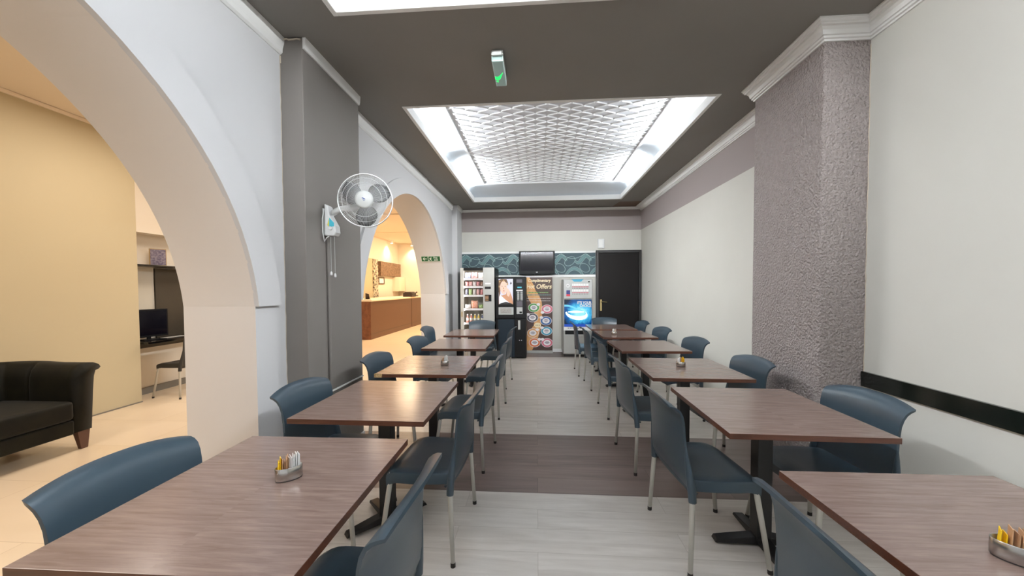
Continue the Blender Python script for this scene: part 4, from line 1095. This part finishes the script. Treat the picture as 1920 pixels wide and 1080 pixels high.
# ================================================================== COLD DRINK MACHINE
kx0, kx1, ky, kt = 0.530, 1.100, 7.42, 1.575
km = thing('cold_drink_machine', ((kx0+kx1)/2, ky+0.27, 0), 'silver drinks machine with glowing blue panel reading IT\'S YOUR CHOICE', 'vending machine')
ox, oy = (kx0+kx1)/2, ky+0.27
g = G(); B(g, kx0-0.01, kx1+0.01, ky+0.04, ky+0.54, 0.04, kt); g.build('cabinet', 'machine_silver', km, bevel=0.02, bseg=3)
g = G(); B(g, kx0+0.02, kx1-0.02, ky+0.06, ky+0.52, 0, 0.04); g.build('plinth', 'rubber', km)
g = G(); B(g, kx0, kx1, ky, ky+0.04, 1.175, kt-0.02); tp = g.build('button_panel', 'plastic_grey', km, bevel=0.012, bseg=3)
g = G(); g.poly([(a-ox, ky-0.004-oy, z) for a, z in ((kx0+0.155, 1.565), (kx0+0.40, 1.565), (kx0+0.345, 1.515), (kx0+0.21, 1.515))], (0, 0.01, 0)); g.build('blue_header', 'banner_cyan', tp)
bt = G(); bt2 = G(); bt3 = G()
for j, z in enumerate((1.43, 1.315)):
    for i in range(10):
        x = kx0+0.17+i*0.033
        B(bt, x, x+0.026, ky-0.005, ky, z-0.0, z+0.045); B(bt2, x+0.002, x+0.026, ky-0.006, ky, z-0.026, z-0.008); B(bt3, x+0.006, x+0.018, ky-0.006, ky, z-0.052, z-0.040)
bt.build('selection_label', 'paper_white', tp)['kind'] = 'stuff'; bt2.build('selection_label', 'button_red', tp)['kind'] = 'stuff'; bt3.build('selection_button', 'machine_black', tp)['kind'] = 'stuff'
g = G(); B(g, kx0+0.055, kx0+0.13, ky-0.004, ky, 1.265, 1.345); g.build('emblem_top', 'navy_print', tp); g = G(); B(g, kx0+0.055, kx0+0.13, ky-0.004, ky, 1.225, 1.265); g.build('emblem_bottom', 'red_print', tp)
G().lathe((kx0+0.085-ox, ky-oy, 1.435), [(0.04, 0), (0.04, -0.006), (0.03, -0.01)], 20, ax='y').build('dial', 'plastic_white', tp)
G().lathe((kx0+0.085-ox, ky-0.01-oy, 1.435), [(0.01, 0), (0.008, -0.004)], 12, ax='y').build('keyhole', 'machine_black', tp)
g = G(); B(g, kx1-0.085, kx1-0.05, ky-0.004, ky, 1.50, 1.525); g.build('lock', 'machine_black', tp)
gp = G().box(-0.272, 0.272, -0.004, 0.03, -0.275, 0.275).build('lit_panel', 'glow_panel', km); gp.location = (0, ky-oy, 0.885)
text('lettering', "IT'S YOUR", 0.072, (0.262, -0.006, 0.185), 'plastic_white', gp, align='RIGHT', offset=0.003, sx=0.85)
text('lettering', 'CHOICE', 0.072, (0.262, -0.006, 0.125), 'plastic_white', gp, align='RIGHT', offset=0.003, sx=0.85)
mat('ice_white', (225, 248, 255), 0.3, emit=(225, 248, 255), estr=0.35); mat('ice_cyan', (110, 200, 230), 0.3, emit=(90, 190, 230), estr=0.25); mat('deep_blue', (20, 60, 150), 0.3, emit=(20, 60, 150), estr=0.5)
def swirl(f, n, m_, lay):
    g = G(); rows = [f(i/n) for i in range(n+1)]
    for (a, b), (c, d) in zip(rows[:-1], rows[1:]):
        g.poly([(a[0], -0.0045-lay*0.0006, a[1]), (c[0], -0.0045-lay*0.0006, c[1]), (d[0], -0.0045-lay*0.0006, d[1]), (b[0], -0.0045-lay*0.0006, b[1])], (0, -0.0005, 0))
    g.build('ice_swirl', m_, gp)
swirl(lambda t: ((-0.27+0.36*t, 0.17-0.10*t+0.02*math.sin(5*t)), (-0.27+0.36*t, 0.13-0.10*t+0.02*math.sin(5*t)+0.01*t)), 20, 'ice_cyan', 0)
swirl(lambda t: ((-0.03+0.22*math.cos(PI+PI*1.15*t), 0.02-0.16*math.sin(PI*1.0*t)), (-0.03+0.19*math.cos(PI+PI*1.15*t), 0.03-0.09*math.sin(PI*1.0*t))), 28, 'ice_white', 1)
swirl(lambda t: ((-0.20+0.32*t, 0.035+0.015*math.sin(PI*t)), (-0.20+0.32*t, 0.015-0.01*math.sin(PI*t))), 16, 'ice_white', 1)
g = G().box(-0.272, 0.272, -0.0052, -0.004, -0.275, -0.222); g.build('lower_stripe', 'deep_blue', gp)
g = G(); B(g, kx0, kx1, ky, ky+0.04, 0.535, 0.606); pb = g.build('price_panel', 'plastic_white', km, bevel=0.003)
g = G(); 
for i in range(7): B(g, kx0+0.08+i*0.048, kx0+0.115+i*0.048, ky-0.002, ky, 0.575, 0.588)
g.build('small_print', 'banner_grey', pb)
g = G(); B(g, kx0, kx1, ky, ky+0.04, 0.06, 0.45); B(g, kx0, kx0+0.03, ky, ky+0.04, 0.45, 0.535); B(g, kx1-0.1, kx1, ky, ky+0.04, 0.45, 0.535)
ld = g.build('lower_door', 'machine_silver', km, bevel=0.008, bseg=3)
g = G(); B(g, kx0+0.03, kx1-0.1, ky+0.025, ky+0.03, 0.45, 0.535); g.build('delivery_slot', 'machine_black', km)
g = G(); B(g, kx0+0.01, kx1-0.01, ky-0.012, ky, 0.435, 0.452); B(g, kx0+0.03, kx1-0.03, ky-0.004, ky, 0.10, 0.108); g.build('ledge', 'plastic_grey', ld, bevel=0.003)

# ================================================================== LOUNGE: SOFA
so = thing('tub_sofa', (-4.40, 2.0, 0), 'dark velvet tub sofa with channelled back against the sand wall', 'sofa')
ymax, xf, xb, rad = 2.87-2.0, -4.0+4.40, -4.70+4.40, 0.28
ymin = -0.95
path = []
n_ = 40
for i in range(7): path.append((xf-(xf-xb-rad)*i/6, ymax))
for i in range(1, n_+1):
    a = PI/2+PI/2*i/n_; path.append((xb+rad+rad*math.cos(a), ymax-rad+rad*math.sin(a)))
for i in range(1, 141): path.append((xb, ymax-rad-(ymax-ymin-2*rad)*i/140))
for i in range(1, n_+1):
    a = PI+PI/2*i/n_; path.append((xb+rad+rad*math.cos(a), ymin+rad+rad*math.sin(a)))
for i in range(1, 7): path.append((xb+rad+(xf-xb-rad)*i/6, ymin))
prof = [(0.0, 0.16), (0.0, 0.44), (0.0, 0.52), (-0.006, 0.60), (-0.022, 0.66), (-0.055, 0.705), (-0.10, 0.725), (-0.15, 0.722), (-0.19, 0.70), (-0.205, 0.672), (-0.19, 0.655), (-0.165, 0.648), (-0.152, 0.60), (-0.142, 0.50), (-0.13, 0.30), (-0.122, 0.16)]
# travel goes towards -x along the far arm, so 'left' is -y = inside; outside offsets are negative
rows = []
L_ = 0
for i, p in enumerate(path):
    q0 = path[max(i-1, 0)]; q1 = path[min(i+1, len(path)-1)]
    dx, dy = q1[0]-q0[0], q1[1]-q0[1]; dl = math.hypot(dx, dy); nx_, ny_ = -dy/dl, dx/dl
    if i: L_ += math.hypot(p[0]-path[i-1][0], p[1]-path[i-1][1])
    gr = 0.04*(1-abs(math.sin(L_/0.15*PI))**0.30) if 0.3 < L_ < 3.2 else 0
    row = []
    dzb = 0.03*min(1, max(0, (L_-0.3)/0.5))*min(1, max(0, (3.0-L_)/0.5))
    for k, (o_, z) in enumerate(prof):
        oo = o_-(gr if 1 <= k <= 5 else 0)
        row.append((p[0]+nx_*oo, p[1]+ny_*oo, z+(dzb+0.025 if z > 0.5 else 0)))
    rows.append(row+[row[0]])
g = G().grid(rows); g.add(rows[0][:-1], [tuple(range(len(prof)))]); g.add(rows[-1][:-1], [tuple(range(len(prof)))[::-1]])
g.build('back_and_arms', 'sofa_velvet', so, smooth=True, weld=True)
g = G().box(xb+0.0, xf+0.005, ymin, ymax, 0.15, 0.275); g.build('base', 'sofa_velvet', so, bevel=0.015, bseg=3)
g = G().box(xb+0.0, xf+0.02, ymin+0.002, ymax-0.002, 0.278, 0.445); g.build('seat_cushion', 'sofa_velvet', so, bevel=0.035, bseg=4, smooth=True)
for (x_, y_) in ((xf-0.035, ymax+0.07), (xb+0.05, ymax+0.03), (xf-0.035, ymin-0.07), (xb+0.05, ymin-0.03)):
    lx = 0.045; g = G(); 
    top = [(x_-0.028, y_-0.045), (x_+0.028, y_-0.045), (x_+0.028, y_+0.045), (x_-0.028, y_+0.045)]
    s_ = 1 if x_ > 0 else -1
    bot = [(x_-0.016+0.014*s_, y_-0.025), (x_+0.016+0.014*s_, y_-0.025), (x_+0.016+0.014*s_, y_+0.025), (x_-0.016+0.014*s_, y_+0.025)]
    g.add([(a, b, 0.16) for a, b in top]+[(a, b, 0) for a, b in bot], [(0, 1, 2, 3), (7, 6, 5, 4), (0, 4, 5, 1), (1, 5, 6, 2), (2, 6, 7, 3), (3, 7, 4, 0)])
    g.build('leg', 'sofa_leg', so, bevel=0.003)

# ================================================================== LOUNGE: COMPUTER NOOK
ds = thing('wall_desk', (LX2, 5.3, 0), 'black wall-mounted desk shelf in the nook beyond the sand wall', 'desk')
G().box(0, 0.42, -1.08, 1.3, 0.715, 0.745).build('desktop', 'black_gloss', ds, bevel=0.003)
G().box(0, 0.02, -1.08, 1.3, 0.62, 0.715).build('support', 'nook_panel', ds)
nb = thing('nook_back_board', (LX2+0.004, 5.2, 0), 'tall dark board on the wall behind the nook desk', 'board')
G().box(0, 0.02, -0.52, 1.6, 0.745, 1.69).build('board', 'nook_panel', nb)
G().box(0.02, 0.30, 0.22, 0.24, 0.746, 1.17).build('side_screen', 'nook_panel', nb)
tag(G().box(LX2+0.02, LX2+0.0215, 4.86, 5.04, 0.99, 1.10).build('notice_sheet', 'paper_white'), 'white paper notice on the dark board behind the monitor', 'notice')
tag(G().box(LX2, LX2+0.26, 4.21, 6.6, 1.70, 1.722).build('wall_shelf', 'black_gloss', bevel=0.002), 'thin black shelf high on the nook wall', 'shelf')
bk = thing('box_file', (LX2+0.14, 4.62, 1.722), 'picture-covered box file standing on the black nook shelf', 'box', rz=math.radians(48))
G().box(-0.085, 0.085, -0.03, 0.03, 0, 0.225).build('case', 'book_edge', bk, bevel=0.003)
G().box(-0.072, 0.078, -0.032, -0.03, 0.008, 0.215).build('cover', 'book_cover', bk)
b2_ = thing('leaflet_stack', (LX2+0.16, 5.08, 1.722), 'dark leaflet leaning on the nook shelf at the arch edge', 'leaflets')
G().poly([(-0.05, -0.06, 0), (0.05, -0.06, 0), (0.05, -0.10, 0.13), (-0.05, -0.10, 0.13)], (0, 0.015, 0)).build('leaflet', 'dark_object', b2_)
mo = thing('computer_monitor', (-5.02, 4.40, 0.745), 'black computer monitor angled on the nook desk', 'monitor', rz=math.radians(80))
G().box(-0.21, 0.21, -0.012, 0.03, 0.04, 0.40).build('frame', 'tv_bezel', mo, bevel=0.005)
G().box(-0.192, 0.192, -0.014, -0.011, 0.065, 0.382).build('screen', 'screen_dark', mo)
G().box(-0.02, 0.02, 0.0, 0.02, 0.0, 0.06).box(-0.09, 0.09, -0.06, 0.08, 0, 0.012).build('stand', 'tv_bezel', mo, bevel=0.003)
for (yy, lab) in ((4.62, 'black keyboard below the angled monitor on the nook desk'), (4.98, 'black keyboard beside the arch edge on the nook desk')):
    kb = thing('keyboard', (LX2+0.34, yy, 0.745), lab, 'keyboard', rz=math.radians(90), group='keyboards on the nook desk')
    G().box(-0.15, 0.15, -0.06, 0.06, 0, 0.015).build('case', 'black_metal', kb, bevel=0.003)
    g = G()
    for i in range(13):
        for j in range(4): g.box(-0.14+i*0.0215, -0.122+i*0.0215, -0.05+j*0.026, -0.03+j*0.026, 0.015, 0.019)
    q = g.build('keys', 'plastic_grey' if yy < 4.8 else 'banner_grey', kb); q['kind'] = 'stuff'
nc = make_chair('desk_chair', 'chair_dark'); nc.location = (-4.75, 4.60, 0); nc.rotation_euler = (0, 0, math.radians(90))
nc['label'] = 'dark plastic chair with pale legs at the nook desk'
tag(G().box(LX2, LX2+0.006, 4.24, 4.66, 0.76, 1.69).build('white_panel', 'nook_grey'), 'pale panel beside the dark board in the nook', 'panel')

# ================================================================== RECEPTION
rc = thing('reception_counter', (-4.53, 11.8, 0), 'long wood-panelled reception counter with cream top', 'counter')
G().box(-0.9, 0, -2.12, 2.5, 0.0, 1.045).build('front_panel', 'counter_wood', rc, bevel=0.004)
G().box(-0.93, 0.05, -2.17, 2.55, 1.045, 1.10).build('worktop', 'counter_cream', rc, bevel=0.012, bseg=3)
G().box(0.0, 0.006, 1.13, 1.14, 0.02, 1.04).box(0, 0.004, -2.12, 2.5, 0.15, 0.155).build('joint', 'dark_object', rc)
def simple(name, g, m_, lab, cat, **k): return tag(g.build(name, m_, **k), lab, cat)
pr = thing('card_printer', (-4.6, 12.95, 1.10), 'dark printer on the cream reception counter', 'printer')
G().box(-0.16, 0.16, -0.24, 0.24, 0, 0.15).box(-0.12, 0.12, -0.2, 0.2, 0.15, 0.175).build('case', 'dark_object', pr, bevel=0.01)
G().box(0.16, 0.166, -0.18, 0.18, 0.05, 0.11).build('output_slot', 'black_metal', pr)
ph_ = thing('telephone', (-4.62, 13.55, 1.10), 'dark telephone on the reception counter beyond the printer', 'telephone')
G().poly([(-0.1, -0.12, 0), (0.1, -0.12, 0), (0.1, -0.12, 0.03), (-0.1, -0.12, 0.08)], (0, 0.24, 0)).build('base', 'dark_object', ph_)
G().tube([(-0.05, 0.08, 0.10), (0.0, 0.10, 0.12), (0.06, 0.12, 0.16)], [0.03, 0.02, 0.03], 8).build('handset', 'dark_object', ph_)
lh = thing('leaflet_holder', (-4.75, 9.95, 1.10), 'small dark leaflet stand on the near end of the counter', 'stand')
G().poly([(-0.06, 0.04, 0), (0.06, 0.04, 0), (0.05, -0.0, 0.15), (-0.04, 0.0, 0.17)], (0, -0.02, 0)).build('stand', 'dark_object', lh)
G().box(-0.07, 0.07, -0.06, 0.06, 0, 0.012).build('foot', 'dark_object', lh)
# rear wall fittings
G_ = G().box(LX3+0.014, LX3+0.05, 12.605, 12.99, 0, 2.45); simple('floral_panel', G_, 'floral', 'tall cream panel with dark flower pattern behind the reception', 'panel')
simple('patterned_canopy', G().box(LX3, LX3+0.12, 13.06, 15.0, 1.87, 2.40), 'brown_pattern', 'brown patterned board high behind the reception counter', 'board')
simple('niche_panel', G().box(LX3+0.004, LX3+0.016, 11.4, 12.6, 0, 2.46), 'wall_sand', 'sand coloured panel at the left of the reception wall', 'panel')
cb_ = thing('wall_cabinet', (LX3, 14.72, 1.28), 'cream wall cabinet below the patterned board in the reception', 'cabinet')
G().box(0, 0.28, -0.30, 0.30, 0, 0.58).build('body', 'cabinet_cream', cb_, bevel=0.004)
G().box(0.28, 0.295, -0.29, 0.29, 0.01, 0.57).build('door', 'cabinet_cream', cb_, bevel=0.003)
fr = thing('picture_frame', (LX3, 13.33, 1.56), 'small brown framed certificate on the reception wall', 'picture')
g = G(); 
for b_ in ((-0.25, -0.21, 0, 0.26), (0.21, 0.25, 0, 0.26), (-0.21, 0.21, 0, 0.04), (-0.21, 0.21, 0.22, 0.26)): g.box(0, 0.03, b_[0], b_[1], b_[2], b_[3])
g.build('frame', 'sofa_leg', fr); G().box(0, 0.012, -0.21, 0.21, 0.04, 0.22).build('sheet', 'paper_white', fr)
def spot(x, y, tx, ty, tz, p, lab):
    t = thing('spotlight', (x, y, ZL), lab, 'lamp', group='ceiling spotlights over the reception')
    G().lathe((0, 0, -0.02), [(0.05, 0.02), (0.05, 0.0)], 16).build('mount', 'plastic_white', t)
    G().lathe((0, 0, -0.11), [(0.045, 0.0), (0.045, 0.09)], 16).build('housing', 'plastic_white', t)
    G().lathe((0, 0, -0.113), [(0.04, 0.0), (0.04, 0.004)], 16).build('bulb', 'lamp_glow', t)
    l = bpy.data.lights.new('reception_spot', 'SPOT'); l.energy = p; l.color = (1, 0.80, 0.55); l.spot_size = math.radians(110); l.spot_blend = 0.8; l.shadow_soft_size = 0.05
    o = bpy.data.objects.new('reception_spot', l); COL.objects.link(o); o.location = (x, y, ZL-0.13)
    o.rotation_euler = (Vector((tx, ty, tz))-o.location).to_track_quat('-Z', 'Y').to_euler()
spot(-5.62, 13.9, -5.82, 13.9, 2.4, 45, 'bright ceiling spotlight washing the reception wall')
spot(-5.15, 14.82, -5.15, 15.04, 2.2, 45, 'bright ceiling spotlight at the far reception corner, beside the arch edge')
